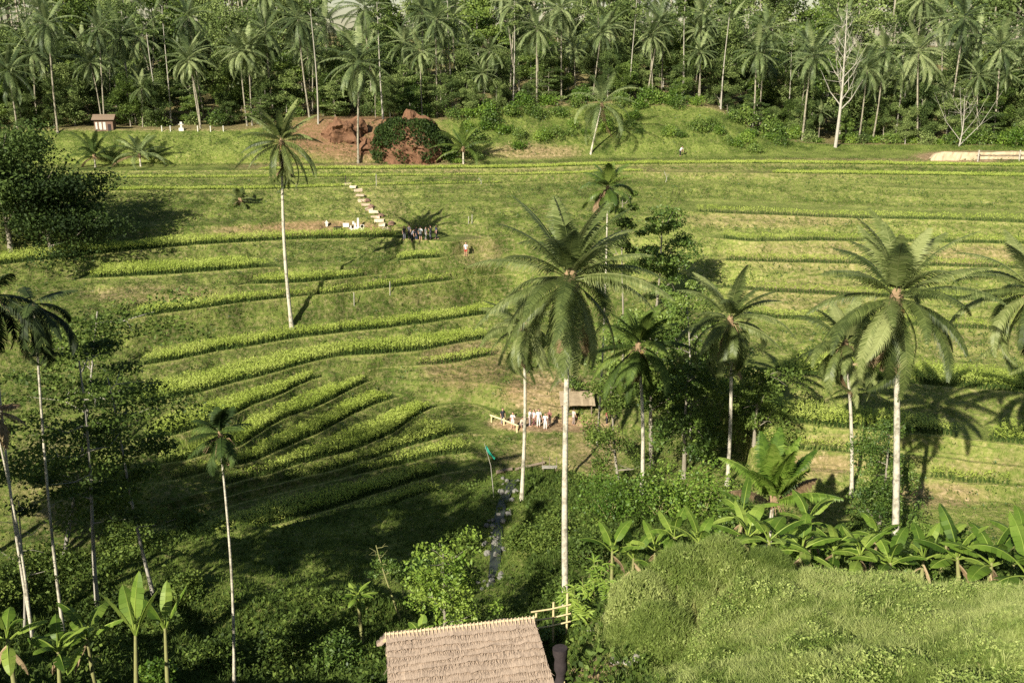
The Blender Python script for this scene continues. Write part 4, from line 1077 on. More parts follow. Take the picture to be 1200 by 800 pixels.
# bananas: photo column, metres forward, photo row of the leaf bases
for i, (px, d, cy, k, lab) in enumerate([
    (716, 47, 640, dict(L=2.0, nl=6, dry=2, lo=.6), 'banana plant with a broken pale leaf right of the central palm trunk'),
    (738, 48, 648, dict(L=1.9, nl=6, dry=3), 'banana plant second to the right of the central palm trunk'),
    (765, 48, 640, dict(L=1.8, nl=7, dry=2), 'banana plant just left of the hillock top'),
    (790, 46, 625, dict(L=1.9, nl=7, dry=2), 'banana plant rising over the left end of the hillock crest'),
    (820, 43, 632, dict(L=1.9, nl=8, dry=2), 'banana plant behind the hillock mounds'),
    (852, 46, 598, dict(L=2.0, nl=9, dry=3), 'tall banana plant left of the big upright young palm'),
    (875, 42, 625, dict(L=1.9, nl=9, dry=3), 'banana plant tucked under the big upright young palm'),
    (898, 39, 632, dict(L=1.9, nl=9, dry=9, lo=-.2), 'banana plant with a skirt of dried leaves, left of two'),
    (930, 40, 640, dict(L=1.8, nl=9, dry=10, lo=-.2), 'banana plant with hanging straw coloured leaves, right of two'),
    (950, 45, 612, dict(L=1.9, nl=8, dry=2, hi=1.45), 'tall banana plant between the young palm and the thin palm trunk'),
    (970, 41, 640, dict(L=1.8, nl=9, dry=3), 'banana plant with narrow bright leaves on the crest'),
    (1002, 40, 648, dict(L=1.9, nl=9, dry=2, lo=.0), 'banana plant left of the large palm trunk'),
    (1020, 46, 625, dict(L=1.8, nl=8, dry=2), 'banana plant behind the others left of the large palm trunk'),
    (1040, 39, 658, dict(L=1.8, nl=8, dry=2, lo=.2), 'banana plant in front of the large palm trunk foot'),
    (1078, 41, 650, dict(L=1.9, nl=8, dry=2, lo=.2), 'banana plant just right of the large palm trunk'),
    (1102, 45, 632, dict(L=1.9, nl=8, dry=1), 'banana plant with upright leaves second right of the large palm trunk'),
    (1125, 39, 650, dict(L=2.2, nl=8, dry=1, W=.7), 'banana plant with broad pale leaves at right'),
    (1158, 38, 655, dict(L=2.2, nl=9, dry=2, W=.7), 'banana plant with wide spread leaves near the right edge'),
    (1198, 35, 668, dict(L=2.3, nl=9, dry=2, W=.7), 'banana plant cut by the right edge of the view'),
    (1180, 44, 628, dict(L=2.1, nl=8, dry=1, W=.65), 'taller banana plant behind the right edge ones'),
    (160, 33, 745, dict(L=2.5, nl=4, dry=0, lo=.9, hi=1.5, bend=.35, W=.62), 'banana plant with tall upright sunlit leaves at lower left'),
    (118, 35, 745, dict(L=1.9, nl=7, dry=1), 'banana plant with low arching leaves at lower left'),
    (198, 36, 738, dict(L=2.2, nl=4, dry=0, lo=.8, bend=.5, W=.5), 'banana plant with a long leaf slanting right at lower left'),
    (72, 33, 765, dict(L=1.6, nl=7, dry=1), 'small banana plant in the shade at the lower left'),
    (24, 32, 755, dict(L=1.7, nl=7, dry=2), 'banana plant in the lower left corner'),
    (425, 47, 695, dict(L=1.1, nl=13, dry=0, W=.42, lo=-.2), 'broad leaved plant with glossy dark leaves left of the roof'),
    (490, 39, 738, dict(L=1.0, nl=9, dry=0, W=.42), 'broad leaved plant hugging the back of the roof')]):
    b = stand(px, d, .1)
    banana(lab, b, max(.5, height_to(b, cy)), i, **k)
# leafy stalks (cassava like) between the hut and the mounds
for i, (px, d, h) in enumerate([(652, 34.5, 1.0), (672, 36, 1.3), (690, 35, 1.4), (700, 37, 1.9), (680, 33.5, 1.0), (716, 34, 1.2), (664, 38, 1.5), (640, 34.5, .9), (708, 40, 2.2), (688, 41, 2.3)]):
    t = thing('leafy_stalk', 'tall leafy garden plant growing between the thatched roof and the hillock mounds', 'plant', stand(px, d, .05), 0, 'leafy garden plants beside the thatched hut')
    rng = np.random.default_rng(i + 70); sb = MB(); lb = MB()
    for q in range(5):
        dx, dy = rng.normal(0, .22, 2); hh = h * rng.uniform(.7, 1.1)
        tube(sb, [(dx * .4, dy * .4, 0), (dx, dy, hh)], [.02, .01], 4)
        for w in range(13):
            f = rng.uniform(.3, 1); leaf_blade(lb, .42, .12, rng.uniform(-.2, 1), 1.2, rng.uniform(0, 6.28), rng, (dx * f, dy * f, hh * f), rng.uniform(.3, .9), tears=False, petiole=.1)
    link('stalks', sb.mesh('stalks', M['stem']), t); link('leaves', lb.mesh('leaves', M['tree_bright']), t)

# ------------------------------------------------------------------ jungle on the far side
def jungle_palm_proto(seed, h, L, mat='palm_far', low=-1.1, droop=1.5):
    rng = np.random.default_rng(seed + 700)
    t = thing('jungle_palm', 'x', 'palm tree', (0, 0, 0))
    C = trunk_curve((rng.normal(0, 1.3), rng.normal(0, .4), h), h, rng.normal(0, .5), 14)
    s = np.linspace(0, 1, len(C))
    tb = MB(); tube(tb, C, .17 * (1 - .35 * s) + .08 * np.exp(-s * 20), 7); link('trunk', tb.mesh('trunk', M['trunk_far'], True), t)
    cb = MB(); n = 30
    for k in range(n):
        f = k / (n - 1)
        frond(cb, L * rng.uniform(.85, 1.1), 1.3 + (low - 1.3) * f ** .85 + rng.normal(0, .1), droop * (.4 + .75 * f), k * 2.4 + rng.normal(0, .2), .85, 30, .14, rng, C[-1] + np.array([0, 0, .3 - .4 * f]),
              .6 * (.8 + f), rng.normal(0, .6), .5 + rng.normal(0, .13) - (.1 if f > .85 else 0))
    link('crown', cb.mesh('crown', M[mat]), t)
    t['_h'] = h
    return remember(t)
PP = [jungle_palm_proto(i, h, L, low=lo, droop=dr) for i, (h, L, lo, dr) in enumerate([(15, 5.8, -1.2, 1.4), (17, 6.0, -1.35, 1.2), (13, 5.6, -1.0, 1.5), (19, 5.8, -1.25, 1.3), (11, 6.0, -1.1, 1.4), (14, 6.2, -.8, 1.6)])]
def jungle_tree_proto(seed, h, cr, mat, **k):
    t = thing('jungle_tree', 'x', 'tree', (0, 0, 0)); tree_parts(t, h, cr, seed, mat=mat, bark='bark_pale' if seed % 2 else 'bark', **k)
    t['_h'] = h
    return remember(t)
TP = [jungle_tree_proto(1, 17, 5.6, 'tree_far', ncl=80, nleaf=150, leaf=.46, crown_lo=.12, r0=.2),
      jungle_tree_proto(2, 14, 5.2, 'tree_far', ncl=76, nleaf=150, leaf=.42, crown_lo=.08, r0=.18),
      jungle_tree_proto(3, 20, 5.4, 'tree_far', ncl=84, nleaf=150, leaf=.44, crown_lo=.2, r0=.2, flat=.9),
      jungle_tree_proto(4, 12, 5.6, 'tree_far', ncl=70, nleaf=150, leaf=.40, crown_lo=.1, r0=.16, layered=True, nlimb=9),
      jungle_tree_proto(5, 18, 4.6, 'tree_far', ncl=80, nleaf=150, leaf=.42, crown_lo=.08, r0=.16, flat=1.0)]
def bush_proto(seed, r, h, mat, name='jungle_bush'):
    t = thing(name, 'x', 'bush', (0, 0, 0)); bush_parts(t, r, h, np.random.default_rng(seed + 50), mat, 1000, .34, 7)
    t['_h'] = h
    return remember(t)
TP += [jungle_tree_proto(11, 13, 4.6, 'shrub', ncl=70, nleaf=140, leaf=.44, crown_lo=.08, r0=.16), jungle_tree_proto(12, 16, 5.0, 'tree', ncl=80, nleaf=150, leaf=.5, crown_lo=.1, r0=.18, flat=.9)]
BP = [bush_proto(1, 2.6, 2.6, 'tree_bright'), bush_proto(2, 3.0, 2.4, 'shrub'), bush_proto(3, 2.4, 3.0, 'tree_far'), bush_proto(4, 2.2, 1.8, 'tree_bright'), bush_proto(5, 2.8, 3.0, 'shrub')]
used = set()
def put(protos, idx, base, label, group, rz=0, h=None, s=1, lean=0):
    p = protos[idx]
    if p.name in used: o = copy_tree(p)
    else: o = p; used.add(p.name)
    if h: s = h / p['_h']
    o.location = base; o.rotation_euler = (random.uniform(-.03, .03), lean, rz); o.scale = (s, s, s)
    o['label'] = label; o['group'] = group
    return o
def yfor(px):      # foot of the wood in column px
    t = 0; d = 160
    for _ in range(5):
        x = (px - 600) / FPX * (d * CP + 15 * SP); t = x / (d + APEX); d = np.interp(t, TT, Y2)
    return d
GP = 'coconut palms in the wood above the terraces'
pal = [ # crown x, crown y, extra metres behind the edge, proto, label
 (68, 28, -1, 1, 'tall coconut palm left of the small house, crown of long drooping fronds'),
 (22, 84, -3, 4, 'low coconut palm at the upper left corner with a curved trunk'),
 (235, 72, 1, 2, 'coconut palm above the low white posts on the left bank'),
 (290, 62, 3, 5, 'coconut palm with a full crown behind the lone palm crown'),
 (322, 40, 6, 0, 'tall coconut palm straight above the lone palm of the terraces'),
 (420, 74, -7, 2, 'coconut palm standing on the red earth bank with hanging fronds'),
 (495, 62, 3, 0, 'coconut palm with thin pale trunk right of the shaded mound'),
 (565, 60, 6, 5, 'coconut palm with grey green fronds over the shrub bank'),
 (658, 12, 4, 3, 'tall coconut palm with hanging fronds and straight pale trunk above the shrub bank'),
 (630, 32, 8, 1, 'coconut palm just left of the tall straight one above the shrub bank'),
 (765, 42, 5, 5, 'coconut palm above the farmer with stiff side fronds'),
 (820, 36, 7, 0, 'coconut palm among the pale trunks right of centre'),
 (882, 62, 1, 2, 'coconut palm with curved double trunk foot at the end of the shrub bank'),
 (940, 66, 2, 2, 'coconut palm directly left of the white dead tree'),
 (1022, 60, 2, 1, 'coconut palm with reddish hanging frond right of the white dead tree'),
 (1075, 62, 2, 5, 'coconut palm with yellowish lower frond left of the earth wall'),
 (1163, 56, 6, 0, 'coconut palm above the fan branched shrub at right'),
 (1110, 22, 12, 3, 'high coconut palm behind the others at upper right'),
 (120, 74, 4, 2, 'coconut palm rising behind the small house roof'),
 (160, 42, 8, 1, 'coconut palm right of the small house, set back in the wood'),
 (365, 26, 10, 3, 'high coconut palm left of the bright gap of sky'),
 (535, 22, 13, 3, 'high coconut palm deep in the wood at top centre')]
for i, (cx, cy, ex, pi, lab) in enumerate(pal):
    d = yfor(cx) + ex; b = stand(cx, d, .1); h = height_to(b, cy)
    put(PP, pi, b, lab, GP, random.uniform(0, 6.28), h=max(6, h), lean=random.uniform(-.06, .06))
def gapcap(b, q, h, s):
    # trees stay low where the sky shows between the crowns
    for lo, hi in ((402, 424), (460, 482), (925, 940)):
        if lo - 3 < q < hi + 3: return min(s, max(.35, height_to(b, 34) / h))
    return s
# further palms and trees that nothing tells apart
k = 0
for row, (off, step, p0) in enumerate([(4, 64, 12), (10, 58, 40), (20, 60, 25), (33, 66, 5), (48, 74, 30)]):
    for px in range(-90 + p0, 1300, step):
        q = px + random.uniform(-16, 16); d = yfor(q) + off + random.uniform(-3, 3); b = stand(q, d, .1)
        put(PP, k % 6, b, 'coconut palm deep in the crowded wood above the terraces', 'crowded palms deep in the wood', random.uniform(0, 6.28), s=gapcap(b, q, PP[k % 6]['_h'] + 3, random.choice([.55, .7, .85, 1.0, 1.1]) * (.8 if row < 2 else 1)), lean=random.uniform(-.12, .12)); k += 1
for row, (off, step, p0, smn) in enumerate([(3, 44, 24, .34), (6, 36, 10, .5), (12, 38, 30, .7), (24, 46, 12, .85), (38, 50, 0, 1.0), (56, 54, 20, 1.15)]):
    for px in range(-100 + p0, 1320, step):
        q = px + random.uniform(-15, 15); d = yfor(q) + off + random.uniform(-3, 3)
        if row == 0 and (90 < q < 300 or 380 < q < 440): continue
        b = stand(q, d, .1)
        put(TP, (k * 3) % 7, b, 'broadleaf tree filling the crowded wood above the terraces', 'crowded broadleaf trees of the wood', random.uniform(0, 6.28), s=gapcap(b, q, TP[(k * 3) % 7]['_h'], smn * random.uniform(.7, 1.2))); k += 1
# slim pale trunked trees seen at the edge of the wood
SP_ = jungle_tree_proto(7, 21, 2.0, 'tree_far', ncl=12, nleaf=80, leaf=.36, crown_lo=.75, r0=.13, nlimb=5)
SP2 = jungle_tree_proto(9, 22, 1.8, 'tree_far', ncl=10, nleaf=80, leaf=.36, crown_lo=.8, r0=.12, nlimb=5)
PS = [SP_, SP2]
for i, (px, ex, lab) in enumerate([(185, 6, 'slim pale trunk rising left of the white posts'), (200, 7, 'slim pale trunk just right of its twin above the white posts'), (155, 9, 'slim pale trunk behind the small house roof'),
        (373, -1, 'slim pale trunk above the left end of the red earth'), (449, 1, 'slim pale trunk left of the shaded mound'), (738, 2, 'tall slim white trunk above the bright bush'), (602, 6, 'slim pale trunk left of the tall straight palm'),
        (845, 4, 'slim pale trunk with forked top right of the bright bush'), (800, 6, 'slim pale trunk above the crouching farmer'), (1050, 8, 'slim pale trunk between two palms at right'), (530, 8, 'slim pale trunk near the top centre'), (921, 9, 'slim pale trunk at the end of the shrub bank')]):
    b = stand(px, yfor(px) + ex, .1)
    put(PS, i % 2, b, lab, 'slim pale trees at the edge of the wood', random.uniform(0, 6.28), s=random.uniform(.85, 1.05))
# bushes of the shrub bank and the wood's edge
blist = []
for i in range(66):
    px = 522 + i * 6.0 + random.uniform(-8, 8)
    f = random.choice([.3, .45, .6, .75, .9, 1.0, 1.1]); blist.append((px, f))
for i, (px, f) in enumerate(blist):
    d2 = yfor(px); t_ = stand(px, d2 - (1 - f) * 12, .2)
    put(BP, [0, 1, 4, 3][i % 4], t_, 'sunlit bush in the overgrown bank below the wood', 'sunlit bushes of the overgrown bank', random.uniform(0, 6.28), s=random.uniform(.5, .85) * (.75 + .6 * f))
for i in range(24):
    px = 905 + i * 13.5 + random.uniform(-5, 5)
    if 965 < px < 990: continue
    b = stand(px, yfor(px) + random.uniform(0.5, 3.5), .2)
    put(BP, [1, 4, 0, 2, 3][i % 5], b, 'bush at the flat foot of the wood on the right', 'bushes at the flat foot of the wood', random.uniform(0, 6.28), s=random.uniform(.6, 1.05))
for i in range(22):
    px = -40 + i * 26 + random.uniform(-9, 9)
    if 95 < px < 150: continue
    b = stand(px, yfor(px) + random.uniform(4, 7.5), .2)
    put(BP, [2, 1, 2, 4][i % 4], b, 'dark bush under the palms on the left side of the wood', 'dark bushes under the left palms', random.uniform(0, 6.28), s=random.uniform(.6, .95))
for px, ex, s_, pi, lab in [(790, 2, 1.0, 0, 'large bright green bush in the bank above the farmer'), (1190, -1, 1.25, 0, 'largest bright bush behind the earth wall at the right edge'),
                        (550, 0, .9, 3, 'bright creeper bush right of the shaded mound'), (1150, 1, 1.0, 4, 'grey green bush behind the middle of the earth wall')]:
    put(BP, pi, stand(px, yfor(px) + ex, .2), lab, None or 'large bushes of the bank', 1.0, s=s_)
# far wood behind, one mass
rng = np.random.default_rng(5)
mb = MB()
for i in range(420):
    px = rng.uniform(-200, 1400); d = yfor(px) + rng.uniform(72, 230); b = stand(px, d)
    hh = rng.uniform(15, 26); r = rng.uniform(4, 7)
    if 385 < px < 485 or 915 < px < 950: hh = min(hh, height_to(b, 30)); r = min(r, 4.5)
    if hh < 6: continue
    n = 420
    P = cluster_pts(rng, n, r, (1, 1, 1.1), .5) + np.array([b.x, b.y, b.z + hh - r * .6])
    cards(mb, P, 1.1, rng, .5 + rng.normal(0, .15) + rng.normal(0, .12, n), .4, .6)
    tube(mb, [(b.x, b.y, b.z), (b.x, b.y, b.z + hh - 2)], [.3, .15], 5, 1.0, 1)
tag(link('distant_wood', mb.mesh('distant_wood', [M['tree_far'], M['bark']])), 'distant wood behind the palms', 'wood', kind='stuff')

# white dead tree
def bare_tree(label, base, h, seed, spread=.3, r0=.2, nb=16, lo=.35, fan=False):
    rng = np.random.default_rng(seed); t = thing('bare_tree', label, 'dead tree', base)
    tb = MB(); s = np.linspace(0, 1, 12)
    C = np.stack([.25 * np.sin(s * 4), .1 * np.cos(s * 3), s * h - .2], 1)
    tube(tb, C, r0 * (1 - .85 * s) + .01, 7, .9); link('trunk', tb.mesh('trunk', M['bark_pale'], True), t)
    lb = MB()
    for k in range(nb):
        f = lo + (1 - lo) * k / nb; p = np.array([np.interp(f, s, C[:, c]) for c in range(3)])
        az = k * 2.6; L = h * spread * (1.15 - f) * rng.uniform(.7, 1.2)
        d = np.array([math.cos(az), math.sin(az) * .7, 1.1]); d /= np.linalg.norm(d)
        p1 = p + d * L * .5; p2 = p + d * L + [0, 0, L * .25]
        tube(lb, [p, p1, p2], [r0 * .45 * (1.1 - f), r0 * .25 * (1.1 - f), .01], 5, .9, cap=False)
        for _ in range(3):
            q = p1 + rng.normal(0, .22, 3) * L + [0, 0, L * .3]; tube(lb, [p1, q], [r0 * .14, .008], 4, .8, cap=False)
    link('branches', lb.mesh('branches', M['bark_pale']), t)
b = base_at(979, 173); bare_tree('white dead tree without leaves at the foot of the wood', b, height_to(b, 6), 3, .34, .30, 22, .28)
b = base_at(1123, 160) if False else stand(1124, yfor(1124) - 1); bare_tree('low bare shrub with white branches fanned out, left of the earth wall', b, height_to(b, 112), 5, .9, .14, 10, .05)
for px, py_, h, lab in [(779, 214, 1.9, 'small bare sapling with a forked top on the upper field'), (562, 216, 1.2, 'short bare stake on the upper field edge')]:
    b = base_at(px, py_); bare_tree(lab, b, h, px, .5, .05, 4, .5)

# ------------------------------------------------------------------ thatched hut near the camera
hut = thing('thatched_hut', 'small hut with a pinkish straw thatch roof at the bottom centre', 'hut', (0, 0, 0))
A = at(452, 745, 31.0); B = at(626, 724, 32.1)
A.z = B.z = (A.z + B.z) / 2
rd_ = (B - A); Lr = rd_.length; ux = rd_.normalized(); fx = Vector((ux.y, -ux.x, 0)).normalized()     # fx: towards the camera
if fx.y > 0: fx = -fx
mid = (A + B) / 2
hut.location = (mid.x + fx.x * 0, mid.y, H(mid.x, mid.y - 1))
def HW(u, f, z): 
    p = mid + ux * u + fx * f; return (p.x - hut.location.x, p.y - hut.location.y, mid.z + z - hut.location.z)
pitch_ = math.radians(37)
rng = np.random.default_rng(3)
ROWS = 16; step = .27
for side in (1, -1):
    mb = MB()
    for r in range(ROWS):
        d0 = r * step - .05; d1 = d0 + step + .13
        widen = .035 * r
        nseg = 46; us = np.linspace(-Lr / 2 - widen * .35, Lr / 2 + widen, nseg)
        wob = .02 * np.cumsum(rng.normal(0, .5, nseg)); wob -= np.linspace(wob[0], wob[-1], nseg)
        rag = rng.uniform(-.035, .03, nseg) + wob
        lift0 = .0; lift1 = .13
        V = []
        for q in range(nseg):
            e = d1 + rag[q]; sag = .02 * math.sin(q * .4 + r)
            for dd, lf in ((d0, lift0 + sag), (e, lift1 + sag + rng.uniform(-.012, .012)), (e - .015, lift1 - .085 + sag), (d0, lift0 - .08)):
                V.append(HW(us[q], side * (dd * math.cos(pitch_) + lf * math.sin(pitch_) ), -dd * math.sin(pitch_) + lf * math.cos(pitch_)))
        F = []
        for q in range(nseg - 1):
            for k in range(4):
                F.append([q * 4 + k, q * 4 + (k + 1) % 4, (q + 1) * 4 + (k + 1) % 4, (q + 1) * 4 + k])
        F.append([0, 1, 2, 3]); F.append([(nseg - 1) * 4 + k for k in (3, 2, 1, 0)])
        tn = np.repeat(np.clip(.55 + .35 * fbm(us * 1.1, np.full(nseg, r * .6 + side), 5, 3) + rng.normal(0, .1, nseg), 0, 1), 4)
        mb.add(V, F, tn)
        # loose straws hanging out of each course
        for _ in range(240):
            u_ = rng.uniform(us[0], us[-1]); e = d1 + rng.uniform(-.25, .02); l = rng.uniform(.1, .3); w = .012; du = rng.normal(0, .06)
            def S(uu, dd, lf): return HW(uu, side * (dd * math.cos(pitch_) + lf * math.sin(pitch_)), -dd * math.sin(pitch_) + lf * math.cos(pitch_))
            mb.add([S(u_ - w, e, .085), S(u_ + w, e, .085), S(u_ + du + w * .5, e + l, .095), S(u_ + du - w * .5, e + l, .095)], [[0, 1, 2, 3]], rng.uniform(0, 1))
    link('roof_slope', mb.mesh('roof_slope', M['thatch']), hut)
mb = MB(); n = 30
us = np.linspace(-Lr / 2 - .03, Lr / 2 + .03, n)
tube(mb, [HW(u, 0, .05 + .01 * math.sin(u * 9)) for u in us], .05, 8, .6)
for u in np.arange(-Lr / 2, Lr / 2, .14):
    tube(mb, [HW(u, -.2, -.06), HW(u + .01, 0, .145), HW(u, .2, -.06)], .014, 4, .8, cap=False)
link('ridge_cap', mb.mesh('ridge_cap', M['thatch_edge']), hut)
zb_ = -2.35
for u in (-Lr / 2 + .5, 0, Lr / 2 - .5):
    for f in (-1.7, 1.7, ):
        mb = MB(); zt = -abs(f) * math.tan(pitch_) - .12
        p = HW(u, f, 0); gz = H(p[0] + hut.location.x, p[1] + hut.location.y) - hut.location.z - .15
        q = HW(u, f, zt); tube(mb, [(p[0], p[1], gz), q], .07, 8); link('post', mb.mesh('post', M['wood'], True), hut)
for f in (-1.7, 1.7):
    mb = MB(); zt = -abs(f) * math.tan(pitch_) - .14; tube(mb, [HW(-Lr / 2 + .2, f, zt), HW(Lr / 2 - .2, f, zt)], .06, 6); link('beam', mb.mesh('beam', M['wood']), hut)
for f in (-1.2, -.5, .5, 1.2):
    mb = MB(); zt = -abs(f) * math.tan(pitch_) - .1; tube(mb, [HW(-Lr / 2 - .05, f, zt), HW(Lr / 2 + .05, f, zt)], .04, 6); link('purlin', mb.mesh('purlin', M['bamboo']), hut)
mb = MB()
for u in np.arange(-Lr / 2 + .55, Lr / 2 - .5, .12):
    p = HW(u, -1.64, 0); gz = H(p[0] + hut.location.x, p[1] + hut.location.y) - hut.location.z - .1
    q = HW(u, -1.64, -1.7 * math.tan(pitch_) - .3); box(mb, (p[0], p[1], (gz + q[2]) / 2), (.105, .03, q[2] - gz), math.atan2(ux.y, ux.x), rng.uniform())
link('back_wall', mb.mesh('back_wall', M['wood']), hut)

# bamboo rails right of the hut
t = thing('bamboo_fence', 'low bamboo rail fence running right from the thatched roof', 'fence', stand(640, 33.5))
o0 = Vector(t.location)
mbs = []
for q, (px) in enumerate((628, 648, 664)):
    b = stand(px, 33.5 + q * .2) - o0; mb = MB(); tube(mb, [(b.x, b.y, b.z - .1), (b.x, b.y, b.z + 2.1)], .045, 7); link('post', mb.mesh('post', M['bamboo'], True), t)
for z in (1.2, 1.55, 1.95):
    a = stand(622, 33.4) - o0; b = stand(668, 33.9) - o0; zz = (a.z + b.z) / 2 + z
    mb = MB(); tube(mb, [(a.x, a.y - .06, zz), ((a.x + b.x) / 2, (a.y + b.y) / 2 - .06, zz - .02), (b.x, b.y - .06, zz + .03)], .035, 7); link('rail', mb.mesh('rail', M['bamboo'], True), t)
# dark stump with a leaning stick
b = stand(655, 29.8); t = thing('tree_stump', 'dark rounded stump standing beside the right end of the thatched roof', 'stump', b)
hh = height_to(b, 757)
mb = MB(); s = np.linspace(0, 1, 12)
tube(mb, np.stack([.05 * np.sin(s * 3), .03 * np.cos(s * 4), -.15 + s * (hh + .1)], 1), .22 + .03 * np.sin(s * 7 + 1) + .16 * np.exp(-s * 7) + .025 * rng.normal(size=12), 11); link('wood_body', mb.mesh('wood_body', M['dark_wood'], True), t)
t = thing('walking_stick', 'pale stick leaning against the dark stump', 'stick', b + Vector((.12, -.42, 0)))
mb = MB(); tube(mb, [(0, 0, -.1), (.05, .14, .95)], [.025, .02], 6); link('stick', mb.mesh('stick', M['bamboo'], True), t)
# stone slabs along the edge of the near path
for i, (px, py_, w) in enumerate([(722, 772, .55), (735, 775, .4), (748, 771, .5), (712, 720, .5), (702, 728, .42), (722, 708, .45), (694, 738, .35)]):
    b = base_at(px, py_); t = thing('stone', 'flat pale stone edging the earth path left of the hillock', 'stone', b, random.uniform(0, 3), 'flat stones edging the near path')
    mb = MB(); blob(mb, (0, 0, .05), w * .55, i, 11, 7, .35, .7, 0, (1, .7, .35)); link('stone_body', mb.mesh('stone_body', M['rock']), t)

# ------------------------------------------------------------------ small house in the palms
b = stand(122, yfor(122) - .6); hs_ = thing('small_house', 'small brown house with white panels and a tiled roof among the palms', 'house', b, .12, scale=.5)
mb = MB(); box(mb, (0, 2, 1.6), (5.6, 3.6, 3.6)); link('wall', mb.mesh('wall', M['brick']), hs_)
for x in (-2.15, -.95, .25): 
    w_ = .55 if x == -2.15 else .75
    mb = MB(); box(mb, (x, .17, 1.75), (w_, .06, 2.3)); link('white_panel', mb.mesh('white_panel', M['wall_white']), hs_)
mb = MB(); box(mb, (1.7, .17, 1.2), (.95, .06, 2.2)); link('door', mb.mesh('door', M['dark_wood']), hs_)
for sgn in (-1, 1):
    mb = MB()
    for r in range(9):
        d = r * .33; y = 2 + sgn * (d * .86 + .1); z = 5.0 - d * .5
        box(mb, (0, y, z), (6.8, .36, .09), 0, rng.uniform(), rx=-sgn * .54)
    link('roof', mb.mesh('roof', M['tile']), hs_)
mb = MB(); box(mb, (0, 2, 5.12), (6.9, .22, .16)); link('roof_ridge', mb.mesh('roof_ridge', M['tile']), hs_)
for x in (-2.78, 2.78):
    mb = MB(); mb.add([(x, .4, 3.4), (x, 3.6, 3.4), (x, 2, 4.75), (x * .985, .4, 3.4), (x * .985, 3.6, 3.4), (x * .985, 2, 4.75)], [[0, 1, 2], [3, 5, 4]]); link('gable', mb.mesh('gable', M['brick']), hs_)
# little white posts and shrine left of centre on the bank
for px in (190, 200, 232, 247, 262):
    b = stand(px, yfor(px) - .5); t = thing('white_post', 'short white post on the edge of the left grass bank', 'post', b, 0, 'short white posts on the left bank')
    mb = MB(); tube(mb, [(0, 0, -.1), (0, 0, .75)], .09, 8, .8); blob(mb, (0, 0, .8), .11, 1, 8, 6, .05, .9); link('post_body', mb.mesh('post_body', M['wall_white'], True), t)
b = stand(213, yfor(213) - .2); t = thing('shrine', 'little white offering shrine among the posts under the palms', 'shrine', b, scale=.7)
for nm, c, s_ in (('base', (0, 0, .25), (1.1, .8, .7)), ('pillar', (0, 0, .95), (.45, .4, .72)), ('shelf', (0, 0, 1.36), (1.2, .7, .12)), ('top', (0, 0, 1.66), (.5, .4, .5))):
    mb = MB(); box(mb, c, s_); link(nm, mb.mesh(nm, M['wall_white']), t)

# red eroded bank and the dark overgrown mound
def rocky(name, label, cat, base, sc, mat, seed, amp=.3, parts=None):
    t = thing(name, label, cat, base); mb = MB(); blob(mb, (0, 0, 0), 1, seed, 70, 44, amp, .5, 0, sc)
    V = mb.v[0]; V += (np.stack([fbm(V[:, 0] * .9, V[:, 2] * 1.1 + V[:, 1], 3 + q, 4) for q in range(3)], 1) * np.array([.5, .9, .8])).astype(np.float32)
    link('body', mb.mesh('body', M[mat]), t); return t, V
b = stand(400, 153.5); rocky('earth_bank', 'lumpy red earth face cut into the bank under the palms', 'earth bank', b + Vector((0, 2.0, 2.2)), (3.0, 1.7, 2.5), 'red_earth', 4, .5)
b = stand(432, 152.5); rocky('earth_spur', 'smooth brown earth spur right of the pale palm trunk', 'earth bank', b + Vector((0, 2.4, 1.0)), (2.6, 1.8, 2.6), 'red_earth', 6, .2)
b = stand(478, 151.5); t, V = rocky('overgrown_mound', 'tall shaded mound covered in creepers coloured dark for shade, with bare earth foot', 'mound', b + Vector((0, 2.6, 2.4)), (5.2, 2.7, 4.8), 'red_earth', 9, .18)
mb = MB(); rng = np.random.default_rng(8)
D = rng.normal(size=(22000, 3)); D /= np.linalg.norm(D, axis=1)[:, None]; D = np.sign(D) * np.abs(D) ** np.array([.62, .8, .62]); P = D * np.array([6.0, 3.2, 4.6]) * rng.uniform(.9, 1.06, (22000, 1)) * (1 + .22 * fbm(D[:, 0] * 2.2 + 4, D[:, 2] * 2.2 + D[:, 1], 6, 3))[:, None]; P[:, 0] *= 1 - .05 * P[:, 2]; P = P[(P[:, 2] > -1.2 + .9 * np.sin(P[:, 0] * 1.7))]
cards(mb, P, .42, rng, .4 + rng.normal(0, .13, len(P)), .2, .5, 0, 1.5); link('creepers', mb.mesh('creepers', M['tree_deep']), t)  # deep leaf colour stands in for the palm's shade on the mound

# earth wall with wooden rail at the far right
b = base_at(1145, 188); b = Vector((b.x, b.y, b.z)); t = thing('earth_wall', 'pale dry earth wall behind a rough wooden rail at the right end of the top field', 'wall', b)
mb = MB(); n = 50; rng = np.random.default_rng(2)
a0 = at(1092, 185, b.y).x - b.x; a1 = at(1240, 185, b.y).x - b.x
xs = np.linspace(a0, a1, n); top = 1.35 + .22 * fbm(xs * .6, xs * 0, 5, 3) ; top[:4] *= [.2, .6, .85, .95]
V = []
for x, tp in zip(xs, top):
    for y, z in ((.0, -.3), (.15 + .1 * rng.normal() * .3, tp * .5), (.35, tp), (1.2, tp - .05), (1.4, -.3)): V.append((x + rng.normal(0, .03), y + rng.normal(0, .05), z))
F = [[i * 5 + k, (i + 1) * 5 + k, (i + 1) * 5 + k + 1, i * 5 + k + 1] for i in range(n - 1) for k in range(4)]
mb.add(V, F, .9); link('wall_body', mb.mesh('wall_body', M['tan_earth']), t)
t = thing('rail_fence', 'rough wooden rail on three posts in front of the pale earth wall', 'fence', b + Vector((0, -.9, 0)))
xx = [at(p, 185, b.y).x - b.x for p in (1143, 1191, 1236)]
